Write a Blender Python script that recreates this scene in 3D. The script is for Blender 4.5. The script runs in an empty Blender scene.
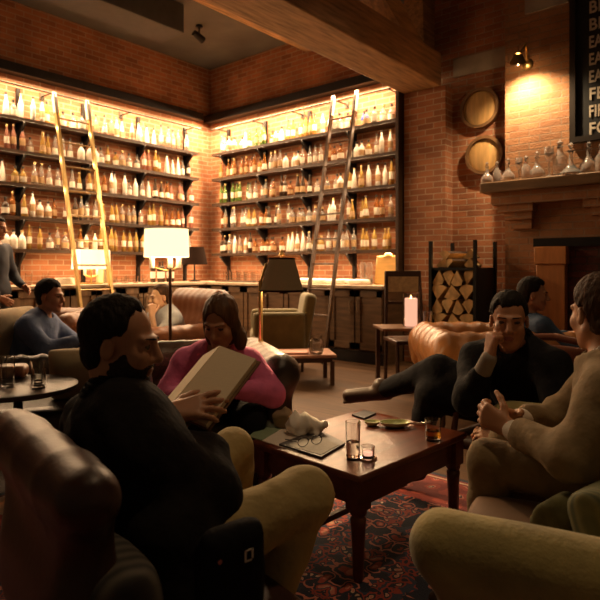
import bpy, bmesh, math, random
import numpy as np
from mathutils import Vector, Matrix
random.seed(7)
C = bpy.context.scene.collection
PI = math.pi
H = 1.18                      # eye height of the photographer
FPX = 564.0                   # focal length for a 600 px wide frame
TH = math.atan2(.6441, .7649) # the camera looks this far left of the room's long axis
CT, ST = math.cos(TH), math.sin(TH)

# ---------------------------------------------------------------- frames
def T(r, d, z=0.0):
    """(right, depth, height) seen from the photographer -> room coordinates"""
    return (r*CT - d*ST, r*ST + d*CT, z)
def P(px, py, d):
    return np.array([(px-300)/FPX*d, d, H-(py-268)/FPX*d])
def G(px, py, z=0.0):
    d = (H-z)*FPX/(py-268)
    return ((px-300)/FPX*d, d, z)

# ---------------------------------------------------------------- materials
MATS = {}
def M(name, col, rough=.5, metal=0., var=.15, scale=8., bump=0., bscale=60., trans=0., ior=1.45,
      stretch=None, coat=0., emit=None, estr=0., sheen=0., spec=.5, sss=0., alpha=1.):
    if name in MATS: return MATS[name]
    m = bpy.data.materials.new(name); m.use_nodes = True
    nt = m.node_tree; b = nt.nodes['Principled BSDF']
    b.inputs['Roughness'].default_value = rough
    b.inputs['Metallic'].default_value = metal
    b.inputs['IOR'].default_value = ior
    b.inputs['Transmission Weight'].default_value = trans
    b.inputs['Coat Weight'].default_value = coat
    b.inputs['Coat Roughness'].default_value = .12
    b.inputs['Sheen Weight'].default_value = sheen
    b.inputs['Specular IOR Level'].default_value = spec
    b.inputs['Alpha'].default_value = alpha
    if sss:
        b.inputs['Subsurface Weight'].default_value = sss
        b.inputs['Subsurface Radius'].default_value = (.012, .005, .003)
    c = (*col, 1)
    tc = nt.nodes.new('ShaderNodeTexCoord'); mp = nt.nodes.new('ShaderNodeMapping')
    nt.links.new(tc.outputs['Object'], mp.inputs['Vector'])
    if stretch: mp.inputs['Scale'].default_value = stretch
    if var > 0:
        n = nt.nodes.new('ShaderNodeTexNoise'); n.inputs['Scale'].default_value = scale
        n.inputs['Detail'].default_value = 5
        nt.links.new(mp.outputs['Vector'], n.inputs['Vector'])
        rp = nt.nodes.new('ShaderNodeValToRGB')
        rp.color_ramp.elements[0].position = .3; rp.color_ramp.elements[1].position = .7
        rp.color_ramp.elements[0].color = (*[x*(1-var) for x in col], 1)
        rp.color_ramp.elements[1].color = (*[min(1, x*(1+var)) for x in col], 1)
        nt.links.new(n.outputs['Fac'], rp.inputs['Fac'])
        nt.links.new(rp.outputs['Color'], b.inputs['Base Color'])
    else:
        b.inputs['Base Color'].default_value = c
    if bump > 0:
        n2 = nt.nodes.new('ShaderNodeTexNoise'); n2.inputs['Scale'].default_value = bscale
        n2.inputs['Detail'].default_value = 3
        nt.links.new(mp.outputs['Vector'], n2.inputs['Vector'])
        bp = nt.nodes.new('ShaderNodeBump'); bp.inputs['Strength'].default_value = bump
        bp.inputs['Distance'].default_value = .01
        nt.links.new(n2.outputs['Fac'], bp.inputs['Height'])
        nt.links.new(bp.outputs['Normal'], b.inputs['Normal'])
    if emit:
        b.inputs['Emission Color'].default_value = (*emit, 1)
        b.inputs['Emission Strength'].default_value = estr
    MATS[name] = m
    return m

def brick_mat(name, c1, c2, mort, rough=.85, w=.215, h=.072):
    m = bpy.data.materials.new(name); m.use_nodes = True
    nt = m.node_tree; b = nt.nodes['Principled BSDF']; L = nt.links.new
    g = nt.nodes.new('ShaderNodeNewGeometry'); sx = nt.nodes.new('ShaderNodeSeparateXYZ')
    L(g.outputs['Position'], sx.inputs[0])
    ad = nt.nodes.new('ShaderNodeMath'); ad.operation = 'ADD'
    L(sx.outputs['X'], ad.inputs[0]); L(sx.outputs['Y'], ad.inputs[1])
    cb = nt.nodes.new('ShaderNodeCombineXYZ'); L(ad.outputs[0], cb.inputs['X']); L(sx.outputs['Z'], cb.inputs['Y'])
    wn = nt.nodes.new('ShaderNodeTexNoise'); wn.inputs['Scale'].default_value = 6
    L(g.outputs['Position'], wn.inputs['Vector'])
    vm = nt.nodes.new('ShaderNodeVectorMath'); vm.operation = 'MULTIPLY_ADD'
    vm.inputs[1].default_value = (.008, .008, 0)
    L(wn.outputs['Color'], vm.inputs[0]); L(cb.outputs[0], vm.inputs[2])
    bt = nt.nodes.new('ShaderNodeTexBrick')
    bt.inputs['Scale'].default_value = 1; bt.inputs['Mortar Size'].default_value = .007
    bt.inputs['Mortar Smooth'].default_value = .25; bt.inputs['Bias'].default_value = -.1
    bt.inputs['Brick Width'].default_value = w; bt.inputs['Row Height'].default_value = h
    bt.inputs['Color1'].default_value = (*c1, 1); bt.inputs['Color2'].default_value = (*c2, 1)
    bt.inputs['Mortar'].default_value = (*mort, 1)
    L(vm.outputs[0], bt.inputs['Vector'])
    n = nt.nodes.new('ShaderNodeTexNoise'); n.inputs['Scale'].default_value = 2.2; n.inputs['Detail'].default_value = 8
    L(g.outputs['Position'], n.inputs['Vector'])
    rp = nt.nodes.new('ShaderNodeValToRGB')
    rp.color_ramp.elements[0].position = .3; rp.color_ramp.elements[0].color = (.55, .5, .48, 1)
    rp.color_ramp.elements[1].position = .7; rp.color_ramp.elements[1].color = (1.15, 1.1, 1.05, 1)
    L(n.outputs['Fac'], rp.inputs['Fac'])
    mx = nt.nodes.new('ShaderNodeMixRGB'); mx.blend_type = 'MULTIPLY'; mx.inputs['Fac'].default_value = .8
    L(bt.outputs['Color'], mx.inputs['Color1']); L(rp.outputs['Color'], mx.inputs['Color2'])
    L(mx.outputs['Color'], b.inputs['Base Color'])
    b.inputs['Roughness'].default_value = rough
    n3 = nt.nodes.new('ShaderNodeTexNoise'); n3.inputs['Scale'].default_value = 45
    L(g.outputs['Position'], n3.inputs['Vector'])
    ma = nt.nodes.new('ShaderNodeMath'); ma.operation = 'MULTIPLY_ADD'; ma.inputs[1].default_value = -1.2
    L(bt.outputs['Fac'], ma.inputs[0]); L(n3.outputs['Fac'], ma.inputs[2])
    bp = nt.nodes.new('ShaderNodeBump'); bp.inputs['Strength'].default_value = .7; bp.inputs['Distance'].default_value = .012
    L(ma.outputs[0], bp.inputs['Height']); L(bp.outputs['Normal'], b.inputs['Normal'])
    return m

# ---------------------------------------------------------------- object helpers
def link(o, parent=None):
    C.objects.link(o)
    if parent is not None: o.parent = parent
    return o
def tag(o, label, cat, group=None, kind=None):
    if label: o['label'] = label
    if cat: o['category'] = cat
    if group: o['group'] = group
    if kind: o['kind'] = kind
    return o
def struct(o):
    o['kind'] = 'structure'; return o
def thing(name, label, cat, loc=(0, 0, 0), rz=0., group=None):
    o = bpy.data.objects.new(name, None); C.objects.link(o)
    o.empty_display_size = .1
    o.location = loc; o.rotation_euler = (0, 0, rz)
    return tag(o, label, cat, group)
def at(name, label, cat, r, d, z=0., face=None, rot=0., group=None):
    """a thing placed by the photographer's (right, depth, height); face = the direction its +Y looks to"""
    a = TH + rot
    if face: a = TH + math.atan2(-face[0], face[1])
    return thing(name, label, cat, T(r, d, z), a, group)

class MB:
    """collects shapes into one mesh"""
    weld = False
    def __init__(s): s.v = []; s.f = []; s.m = []; s.sm = []
    def add(s, vs, fs, mi=0, smooth=False):
        o = len(s.v); s.v += [tuple(v) for v in vs]
        for f in fs: s.f.append(tuple(i+o for i in f)); s.m.append(mi); s.sm.append(smooth)
        return s
    def box(s, x0, x1, y0, y1, z0, z1, mi=0):
        v = [(x0,y0,z0),(x1,y0,z0),(x1,y1,z0),(x0,y1,z0),(x0,y0,z1),(x1,y0,z1),(x1,y1,z1),(x0,y1,z1)]
        return s.add(v, [(0,3,2,1),(4,5,6,7),(0,1,5,4),(1,2,6,5),(2,3,7,6),(3,0,4,7)], mi)
    def obox(s, c, half, mat, mi=0):
        """box with an orientation matrix (columns = axes)"""
        vs = []
        for sz in (-1,1):
            for sx, sy in ((-1,-1),(1,-1),(1,1),(-1,1)):
                vs.append(Vector(c)+mat@Vector((sx*half[0], sy*half[1], sz*half[2])))
        return s.add(vs, [(0,3,2,1),(4,5,6,7),(0,1,5,4),(1,2,6,5),(2,3,7,6),(3,0,4,7)], mi)
    def bar(s, a, b, w, h=None, up=(0,0,1), mi=0):
        a, b = Vector(a), Vector(b); h = h or w
        y = (b-a).normalized(); u = Vector(up)
        if abs(y.dot(u)) > .98: u = Vector((0,1,0))
        x = y.cross(u).normalized(); z = x.cross(y)
        m = Matrix((x, y, z)).transposed()
        return s.obox((a+b)/2, (w/2, (b-a).length/2, h/2), m, mi)
    def lathe(s, prof, n=16, c=(0,0,0), mi=0, mis=None, smooth=True, cap=True):
        """prof = [(radius, z)...] bottom to top; mis = material per segment"""
        vs = []; fs = []; ms = []
        if any(r == 0 for r, _ in prof) or prof[0] == prof[-1]: s.weld = True
        for (r, z) in prof:
            for k in range(n):
                a = 2*PI*k/n; vs.append((c[0]+r*math.cos(a), c[1]+r*math.sin(a), c[2]+z))
        for i in range(len(prof)-1):
            for k in range(n):
                k2 = (k+1) % n
                fs.append((i*n+k, i*n+k2, (i+1)*n+k2, (i+1)*n+k)); ms.append(mis[i] if mis else mi)
        if cap:
            fs.append(tuple(range(n-1, -1, -1))); ms.append(mis[0] if mis else mi)
            fs.append(tuple((len(prof)-1)*n+k for k in range(n))); ms.append(mis[-1] if mis else mi)
        o = len(s.v); s.v += vs
        for f, m_ in zip(fs, ms): s.f.append(tuple(i+o for i in f)); s.m.append(m_); s.sm.append(smooth and len(f) == 4)
        return s
    def tube(s, pts, rad, n=10, mi=0):
        pts = [Vector(p) for p in pts]
        rad = rad if isinstance(rad, (list, tuple)) else [rad]*len(pts)
        vs = []; fs = []; x = None
        for i, p in enumerate(pts):
            t = (pts[min(i+1, len(pts)-1)]-pts[max(i-1, 0)]).normalized()
            if x is None:
                u = Vector((0,0,1)) if abs(t.z) < .9 else Vector((1,0,0))
                x = t.cross(u).normalized()
            x = (x-t*x.dot(t)).normalized(); y = t.cross(x)
            for k in range(n):
                a = 2*PI*k/n; vs.append(p+x*(rad[i]*math.cos(a))+y*(rad[i]*math.sin(a)))
        for i in range(len(pts)-1):
            for k in range(n):
                k2 = (k+1) % n; fs.append((i*n+k, (i+1)*n+k, (i+1)*n+k2, i*n+k2))
        fs.append(tuple(range(n))); fs.append(tuple((len(pts)-1)*n+k for k in range(n-1, -1, -1)))
        return s.add(vs, fs, mi, True)
    def prism(s, poly, axis, a, b, mi=0):
        """poly in the two other axes, extruded along axis 0/1/2 from a to b"""
        n = len(poly); vs = []
        for t in (a, b):
            for (p, q) in poly:
                vs.append({0: (t,p,q), 1: (p,t,q), 2: (p,q,t)}[axis])
        fs = [tuple(range(n)), tuple(range(2*n-1, n-1, -1))]
        for k in range(n): k2 = (k+1) % n; fs.append((k, n+k, n+k2, k2))
        return s.add(vs, fs, mi)
    def build(s, name, mats, parent=None, bevel=0., loc=None):
        me = bpy.data.meshes.new(name); me.from_pydata(s.v, [], s.f)
        if not isinstance(mats, (list, tuple)): mats = [mats]
        for m in mats: me.materials.append(m)
        me.polygons.foreach_set('material_index', s.m)
        me.polygons.foreach_set('use_smooth', s.sm)
        bm = bmesh.new(); bm.from_mesh(me)
        if s.weld: bmesh.ops.remove_doubles(bm, verts=bm.verts, dist=1e-6)
        bmesh.ops.recalc_face_normals(bm, faces=bm.faces); bm.to_mesh(me); bm.free()
        me.update(); me.set_sharp_from_angle(angle=math.radians(42))
        o = link(bpy.data.objects.new(name, me), parent)
        if loc: o.location = loc
        if bevel:
            b = o.modifiers.new('bevel', 'BEVEL'); b.width = bevel; b.segments = 2; b.limit_method = 'ANGLE'
        return o

# ---------------------------------------------------------------- rounded solids from distance fields
def nrm(v): v = np.asarray(v, float); return v/np.linalg.norm(v)
def frame(f, up=(0,0,1)):
    """rows: left, forward, up"""
    f = nrm(f); up = np.asarray(up, float); l = nrm(np.cross(up, f)); u = np.cross(f, l)
    return np.array([l, f, u])

class SDF:
    def __init__(s): s.ops = []
    def cone(s, a, b, ra, rb=None, k=.03, sub=False):
        a = np.asarray(a, float); b = np.asarray(b, float); rb = ra if rb is None else rb; R = max(ra, rb)
        def fn(x, y, z):
            ba = b-a; L2 = max(ba@ba, 1e-9)
            t = np.clip(((x-a[0])*ba[0]+(y-a[1])*ba[1]+(z-a[2])*ba[2])/L2, 0, 1)
            return np.sqrt((x-a[0]-ba[0]*t)**2+(y-a[1]-ba[1]*t)**2+(z-a[2]-ba[2]*t)**2)-(ra+(rb-ra)*t)
        s.ops.append((fn, np.minimum(a, b)-R, np.maximum(a, b)+R, k, sub)); return s
    def chain(s, pts, rad, k=.03):
        for i in range(len(pts)-1): s.cone(pts[i], pts[i+1], rad[i], rad[i+1], k)
        return s
    def ell(s, c, rad, B=None, k=.03, sub=False):
        c = np.asarray(c, float); rad = np.asarray(rad, float); B = np.eye(3) if B is None else B
        def fn(x, y, z):
            q = [((x-c[0])*B[i][0]+(y-c[1])*B[i][1]+(z-c[2])*B[i][2])/rad[i] for i in range(3)]
            k0 = np.sqrt(q[0]**2+q[1]**2+q[2]**2)
            k1 = np.sqrt((q[0]/rad[0])**2+(q[1]/rad[1])**2+(q[2]/rad[2])**2)+1e-6
            return k0*(k0-1)/k1
        R = max(rad); s.ops.append((fn, c-R, c+R, k, sub)); return s
    def rbox(s, c, half, r, B=None, k=.01, sub=False):
        c = np.asarray(c, float); half = np.asarray(half, float); B = np.eye(3) if B is None else B
        def fn(x, y, z):
            q = [np.abs((x-c[0])*B[i][0]+(y-c[1])*B[i][1]+(z-c[2])*B[i][2])-half[i]+r for i in range(3)]
            o = np.sqrt(sum(np.maximum(t, 0)**2 for t in q))
            return o+np.minimum(np.maximum(np.maximum(q[0], q[1]), q[2]), 0)-r
        e = np.abs(B.T)@half if not np.allclose(B, np.eye(3)) else half
        s.ops.append((fn, c-e, c+e, k, sub)); return s
    def func(s, fn, lo, hi, k=.005, sub=False):
        s.ops.append((fn, np.asarray(lo, float), np.asarray(hi, float), k, sub)); return s
    def field(s, res, fine=(), disp=None):
        lo = np.min([o[1] for o in s.ops if not o[4]], axis=0)-.02-2*res
        hi = np.max([o[2] for o in s.ops if not o[4]], axis=0)+.02+2*res
        ax = []
        for i in range(3):
            t = lo[i]; a = [t]
            while t < hi[i]:
                st = res
                for (c, hw, fr) in fine:
                    if abs(t-c[i]) < hw: st = min(st, fr)
                t += st; a.append(t)
            ax.append(np.array(a))
        F = np.full([len(a) for a in ax], .5, np.float32)
        for (fn, l, h, k, sub) in s.ops:
            mg = k+.02+2*res
            sl = [slice(max(0, np.searchsorted(ax[i], l[i]-mg)-1), np.searchsorted(ax[i], h[i]+mg)+1) for i in range(3)]
            x = ax[0][sl[0]][:, None, None]; y = ax[1][sl[1]][None, :, None]; z = ax[2][sl[2]][None, None, :]
            if x.size == 0 or y.size == 0 or z.size == 0: continue
            dd = fn(x, y, z).astype(np.float32); cur = F[sl[0], sl[1], sl[2]]
            if sub:
                dd = -dd; hh = np.clip(.5+.5*(dd-cur)/k, 0, 1)
                F[sl[0], sl[1], sl[2]] = cur*(1-hh)+dd*hh+k*hh*(1-hh)
            else:
                hh = np.clip(.5+.5*(cur-dd)/k, 0, 1)
                F[sl[0], sl[1], sl[2]] = cur*(1-hh)+dd*hh-k*hh*(1-hh)
        if disp is not None:
            F = F+disp(ax[0][:, None, None], ax[1][None, :, None], ax[2][None, None, :])
        for i in range(3):
            sl = [slice(None)]*3
            for e in (0, -1):
                sl[i] = e; F[tuple(sl)] = np.maximum(F[tuple(sl)], .01)
        return F, ax
    def build(s, name, mats, parent=None, origin=(0,0,0), res=.015, fine=(), disp=None, matfn=None, smooth=1):
        F, ax = s.field(res, fine, disp)
        V, Q = nets(F, ax)
        if smooth: V = relax(V, Q, smooth)
        mi = matfn(V[Q].mean(1)) if matfn else None
        V = V-np.asarray(origin, float)
        me = bpy.data.meshes.new(name)
        me.vertices.add(len(V)); me.vertices.foreach_set('co', V.astype(np.float32).ravel())
        me.loops.add(4*len(Q)); me.loops.foreach_set('vertex_index', Q.astype(np.int32).ravel())
        me.polygons.add(len(Q)); me.polygons.foreach_set('loop_start', np.arange(0, 4*len(Q), 4, dtype=np.int32))
        if not isinstance(mats, (list, tuple)): mats = [mats]
        for m in mats: me.materials.append(m)
        if mi is not None: me.polygons.foreach_set('material_index', mi.astype(np.int32))
        me.polygons.foreach_set('use_smooth', np.ones(len(Q), bool))
        me.update(calc_edges=True); me.validate()
        return link(bpy.data.objects.new(name, me), parent)

def nets(F, ax):
    S = F < 0; nx, ny, nz = F.shape
    cnt = np.zeros((nx-1, ny-1, nz-1), np.int8)
    for i in (0,1):
        for j in (0,1):
            for k in (0,1): cnt += S[i:nx-1+i, j:ny-1+j, k:nz-1+k]
    act = (cnt > 0) & (cnt < 8); I = np.argwhere(act)
    idx = np.full(act.shape, -1, np.int64); idx[act] = np.arange(len(I))
    acc = np.zeros((len(I), 3)); num = np.zeros(len(I))
    cr = [(i,j,k) for i in (0,1) for j in (0,1) for k in (0,1)]
    for a in cr:
        for b in cr:
            if a < b and sum(abs(p-q) for p, q in zip(a, b)) == 1:
                A = I+np.array(a); B = I+np.array(b)
                fa = F[A[:,0],A[:,1],A[:,2]]; fb = F[B[:,0],B[:,1],B[:,2]]
                ok = (fa < 0) != (fb < 0); t = np.where(ok, fa/np.where(ok, fa-fb, 1), 0)
                for c in range(3):
                    pa = ax[c][A[:,c]]; pb = ax[c][B[:,c]]
                    acc[:, c] += np.where(ok, pa+(pb-pa)*t, 0)
                num += ok
    V = acc/num[:, None]; quads = []
    for c in range(3):
        o = [(1,2),(2,0),(0,1)][c]
        s0 = [slice(None)]*3; s1 = [slice(None)]*3; s0[c] = slice(0, -1); s1[c] = slice(1, None)
        ch = S[tuple(s0)] != S[tuple(s1)]
        E = np.argwhere(ch)
        n_ = np.array(F.shape)
        E = E[(E[:,o[0]] > 0) & (E[:,o[1]] > 0) & (E[:,o[0]] < n_[o[0]]-1) & (E[:,o[1]] < n_[o[1]]-1)]
        def g(p, q):
            D = E.copy(); D[:,o[0]] -= p; D[:,o[1]] -= q
            return idx[D[:,0],D[:,1],D[:,2]]
        q = np.stack([g(1,1), g(0,1), g(0,0), g(1,0)], 1)
        ins = S[E[:,0],E[:,1],E[:,2]]
        q[~ins] = q[~ins][:, ::-1]
        quads.append(q)
    return V, np.concatenate(quads)

def relax(V, Q, n):
    e = np.concatenate([Q[:, [0,1]], Q[:, [1,2]], Q[:, [2,3]], Q[:, [3,0]]])
    for _ in range(n):
        a = np.zeros_like(V); c = np.zeros(len(V))
        np.add.at(a, e[:,0], V[e[:,1]]); np.add.at(a, e[:,1], V[e[:,0]])
        np.add.at(c, e[:,0], 1); np.add.at(c, e[:,1], 1)
        V = V*.5+.5*a/np.maximum(c, 1)[:, None]
    return V
def folds(a, s=38., seed=0.):
    def f(x, y, z):
        w = np.sin(s*x+.7*s*z+3*np.sin(9*y+seed)+seed)*np.sin(.6*s*y-.9*s*z+2*np.sin(11*x+seed))
        c = np.abs(np.sin(.55*s*z+.30*s*x+2.2*np.sin(7*y+4*x+seed)+seed))**.55-.7
        return (a*(.5*w+.9*c)).astype(np.float32)
    return f
ORD = ['first','second','third','fourth','fifth','sixth','seventh','eighth','ninth','tenth','eleventh','twelfth','thirteenth','fourteenth',
       'fifteenth','sixteenth','seventeenth','eighteenth','nineteenth','twentieth']
def ordn(i):
    return ORD[i] if i < 20 else ('twenty-' if i < 29 else 'thirty-')+ORD[(i+1) % 10-1] if (i+1) % 10 else 'thirtieth'
# ================================================================ ROOM SHELL
XL, YB, ZC = -7.51, 6.49, 4.62
WARM = (1., .60, .27)
brick = brick_mat('brick', (.52, .215, .095), (.30, .12, .055), (.52, .38, .26))
brick_dark = brick_mat('brick upper', (.30, .13, .075), (.16, .085, .06), (.25, .20, .16))
brick_tan = brick_mat('brick breast', (.44, .21, .09), (.32, .145, .06), (.34, .22, .13))
m_ceil = M('ceiling paint', (.12, .112, .10), .8, var=.2, scale=2)
m_steel = M('blackened steel', (.022, .018, .016), .45, .6, var=.2)
m_floor = None
def floor_mat():
    m = bpy.data.materials.new('floor boards'); m.use_nodes = True
    nt = m.node_tree; b = nt.nodes['Principled BSDF']; L = nt.links.new
    g = nt.nodes.new('ShaderNodeNewGeometry'); mp = nt.nodes.new('ShaderNodeMapping')
    L(g.outputs['Position'], mp.inputs['Vector'])
    bt = nt.nodes.new('ShaderNodeTexBrick'); bt.inputs['Scale'].default_value = 1
    bt.inputs['Brick Width'].default_value = 2.2; bt.inputs['Row Height'].default_value = .13
    bt.inputs['Mortar Size'].default_value = .003; bt.inputs['Color1'].default_value = (.105, .052, .022, 1)
    bt.inputs['Color2'].default_value = (.07, .035, .015, 1); bt.inputs['Mortar'].default_value = (.05, .03, .02, 1)
    L(mp.outputs[0], bt.inputs['Vector'])
    n = nt.nodes.new('ShaderNodeTexNoise'); n.inputs['Scale'].default_value = 3; n.inputs['Detail'].default_value = 8
    mp2 = nt.nodes.new('ShaderNodeMapping'); mp2.inputs['Scale'].default_value = (1, 9, 1)
    L(g.outputs['Position'], mp2.inputs['Vector']); L(mp2.outputs[0], n.inputs['Vector'])
    mx = nt.nodes.new('ShaderNodeMixRGB'); mx.blend_type = 'OVERLAY'; mx.inputs[0].default_value = .6
    L(bt.outputs['Color'], mx.inputs['Color1']); L(n.outputs['Fac'], mx.inputs['Color2'])
    L(mx.outputs['Color'], b.inputs['Base Color']); b.inputs['Roughness'].default_value = .55; b.inputs['Specular IOR Level'].default_value = .2
    return m
struct(MB().box(XL-.2, 3.6, -2.2, YB+.2, -.12, 0).build('floor', floor_mat()))
struct(MB().box(XL-.2, 3.6, -2.2, YB+.2, ZC, ZC+.12).build('ceiling', m_ceil))
struct(MB().box(XL-.25, XL, -2.2, YB+.25, 0, ZC).build('wall_left', brick))
struct(MB().box(XL, 3.6, YB, YB+.25, 0, ZC).build('wall_back', brick))
# brick pier that ends the bottle wall, and the chimney breast with its narrow side strip
struct(MB().box(-3.58, -3.02, YB-.2, YB, 0, 3.37).build('wall_pier', brick))
struct(MB().box(-2.27, 1.6, 6.20, YB, 0, ZC).build('wall_chimney_breast', brick_tan))
m_stone = M('pale lintel stone', (.42, .36, .28), .8, var=.25, scale=5)
struct(MB().box(-3.0, -2.30, YB-.03, YB+.01, 3.50, 3.72).build('trim_3', m_stone))
struct(MB().box(-2.05, -1.62, 6.17, 6.21, 3.9, 4.2).build('trim_4', m_stone))
# steel channels over both bottle walls
struct(MB().box(XL, XL+.16, .6, YB-.28, 3.66, 3.78).build('trim_1', m_steel))
struct(MB().box(XL+.02, -3.85, YB-.16, YB, 3.66, 3.78).build('trim_2', m_steel))

# ---- timber truss
def timber(name, col):
    return M(name, col, .7, var=.4, scale=5, bump=.4, bscale=30, stretch=(6, .6, 6))
m_tim = timber('old timber', (.36, .21, .10))
m_tim2 = timber('pale timber', (.48, .28, .125))
struct(MB().box(-3.58, -3.07, -2.2, 6.29, 3.37, 3.77).build('beam', m_tim, bevel=.015))
struct(MB().bar((-3.33, 5.95, 3.76), (-3.33, 4.2, 4.75), .30, .26).build('beam_brace', m_tim2))
struct(MB().bar((-3.36, 6.28, 3.77), (-3.36, 6.28, ZC), .26, .3).build('beam_post', m_tim))
struct(MB().bar((-3.40, 4.25, 3.77), (-3.40, 4.25, ZC), .20, .22).build('beam_post', m_tim2))
struct(MB().box(-5.35, -5.12, -2.2, YB, 4.40, ZC).build('beam', m_tim2))
t = thing('ceiling_air_duct', 'grey rectangular air duct with an end grille under the dark ceiling', 'duct', (-6.15, 4.30, 4.24))
MB().box(-.26, .26, -3.6, .35, 0, .37).build('duct_body', M('duct grey', (.06, .06, .058), .6), t, bevel=.01)
g_ = MB()
for k in range(5): g_.box(-.20, .20, .35, .362, .05+k*.055, .075+k*.055)
g_.box(-.22, .22, .345, .35, .03, .34)
g_.build('grille', M('grille grey', (.12, .12, .11), .5), t)
t = thing('ceiling_spotlight', 'small black spotlight under the ceiling near the room corner', 'spotlight', (-6.25, 5.2, ZC))
MB().lathe([(.05, -.03), (.05, 0)], 12).build('base', m_steel, t)
MB().tube([(0, 0, -.03), (0, 0, -.14)], .012).tube([(0, .07, -.19), (0, -.09, -.13)], [.055, .045]).build('lamp_head', m_steel, t)

# ---- back-bar counters
m_wood = M('bar wood', (.115, .062, .030), .45, var=.35, scale=4, stretch=(1, 1, 6))
m_woodl = M('bar wood worn', (.22, .135, .07), .55, var=.35, scale=4, stretch=(6, 6, .8))
m_top = M('counter stone', (.50, .38, .26), .3, var=.12, scale=10)
m_chr = M('chrome', (.8, .74, .66), .18, 1, var=0)
m_brass = M('aged brass', (.72, .48, .18), .28, 1, var=.1)
def doors(root, n, x0, x1, yf, z0, z1, mat, sgn):
    w = (x1-x0)/n
    for i in range(n):
        a, b = x0+i*w+.01, x0+(i+1)*w-.01
        m = MB().box(a, b, yf-.02, yf, z0, z1)
        for (p, q, u, v) in ((a, a+.07, z0, z1), (b-.07, b, z0, z1), (a, b, z0, z0+.08), (a, b, z1-.08, z1)):
            m.box(p, q, yf-.035, yf-.018, u, v)
        dr = m.build('door', mat, root)
        hx = b-.045 if i % 2 == 0 else a+.045
        MB().tube([(hx, yf-.03, z1-.12), (hx, yf-.065, z1-.13), (hx, yf-.065, z1-.27), (hx, yf-.03, z1-.28)], .011, 8).build('handle', m_chr, dr)
cab = thing('bar_cabinet', 'dark wooden cabinet run with paired chrome handles below the back brick bottle wall', 'cabinet', (0, 0, 0))
MB().box(-6.82, -3.60, 5.87, YB-.01, .0, .92).build('cabinet_body', m_wood, cab)
MB().box(-6.82, -3.60, 5.83, 5.87, .0, .14).build('plinth', m_steel, cab)
doors(cab, 8, -6.80, -3.62, 5.868, .17, .90, m_wood, 1)
ct = MB().box(XL+.70, -3.59, 5.80, YB-.005, .92, .965).build('countertop', m_top, bevel=.008)
tag(ct, 'pale worn countertop on the cabinets below the back bottle wall', 'countertop')
cab = thing('bar_cabinet', 'worn brown panelled bar cabinet run along the left brick wall', 'cabinet', (XL, 6.48, 0), PI/2)
# local: x runs towards +Y world, y towards -X ; placed so the front faces the room
MB().box(-6.5, -.02, -.62, -.01, 0, .92).build('cabinet_body', m_woodl, cab)
MB().box(-6.5, -.62, -.66, -.62, 0, .12).build('plinth', m_steel, cab)
doors(cab, 16, -6.5, -.70, -.622, .15, .90, m_woodl, 1)
ct = MB().box(XL+.005, XL+.69, -.05, YB-.005, .92, .965).build('countertop', m_top, bevel=.008)
tag(ct, 'pale countertop on the panelled cabinets along the left wall', 'countertop')

# ---- bottle shelves
SZ = [1.42, 1.835, 2.25, 2.665, 3.08]
SNAME = ['lowest', 'second lowest', 'middle', 'second highest', 'top']
m_shelf = M('shelf board', (.06, .030, .014), .5, var=.3, scale=6)
def bracket(m, u, z, depth):       # local: x along the wall, y out of the wall
    m.prism([(0, z-.045), (depth*.95, z-.045), (depth*.95, z-.06), (.03, z-.24), (0, z-.24)], 0, u-.012, u+.012)
def shelving(label, loc, rz, u0, u1, ups, depth):
    t = thing('wall_shelving', label, 'shelving', loc, rz)
    for z in SZ: MB().box(u0, u1, .0, depth, z-.04, z).build('shelf', m_shelf, t)
    for u in ups:
        MB().box(u-.025, u+.025, -.005, .04, .97, 3.5).build('upright', m_steel, t)
        for z in SZ:
            m = MB(); bracket(m, u, z, depth); m.build('bracket', m_steel, t)
    return t
# left wall: x local = -Y world ... rotated so that +y local points into the room (+X)
shelving('steel and wood bottle shelving on the left brick wall', (XL, 6.05, 0), -PI/2, 0, 4.3, [.12, 1.02, 1.92, 2.82, 3.9], .24)
shelving('steel and wood bottle shelving on the back brick wall', (-3.66, YB, 0), PI, 0, 3.53, [.03, .80, 1.6, 2.5, 3.35], .24)
MB_end = thing('shelf_end_panel', 'dark upright end panel closing the back bottle wall beside the brick pier', 'panel', (-3.625, YB-.30, .97))
MB().box(-.02, .02, 0, .29, 0, 2.55).build('panel', m_shelf, MB_end)
MB().box(-.10, .03, 0, .29, 2.55, 2.60).build('cap_board', m_shelf, MB_end)
m_sock = M('pipe steel', (.07, .055, .04), .35, .8, var=0)
def lrail(label, loc, rz, L, n):
    t = thing('ladder_rail', label, 'rail', loc, rz)
    MB().tube([(0, .27, 0), (L, .27, 0)], .013, 8).build('pipe', m_sock, t)
    for k in range(n):
        u = .12+k*(L-.24)/(n-1)
        MB().box(u-.03, u+.03, 0, .012, -.05, .05).tube([(u, .005, 0), (u, .27, 0)], .009, 8).build('bracket', m_sock, t)
lrail('thin dark ladder rail over the left bottle shelves', (XL, 6.05, 3.47), -PI/2, 5.0, 5)
lrail('thin dark ladder rail over the back bottle shelves', (-3.66, YB, 3.47), PI, 3.5, 5)

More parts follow.
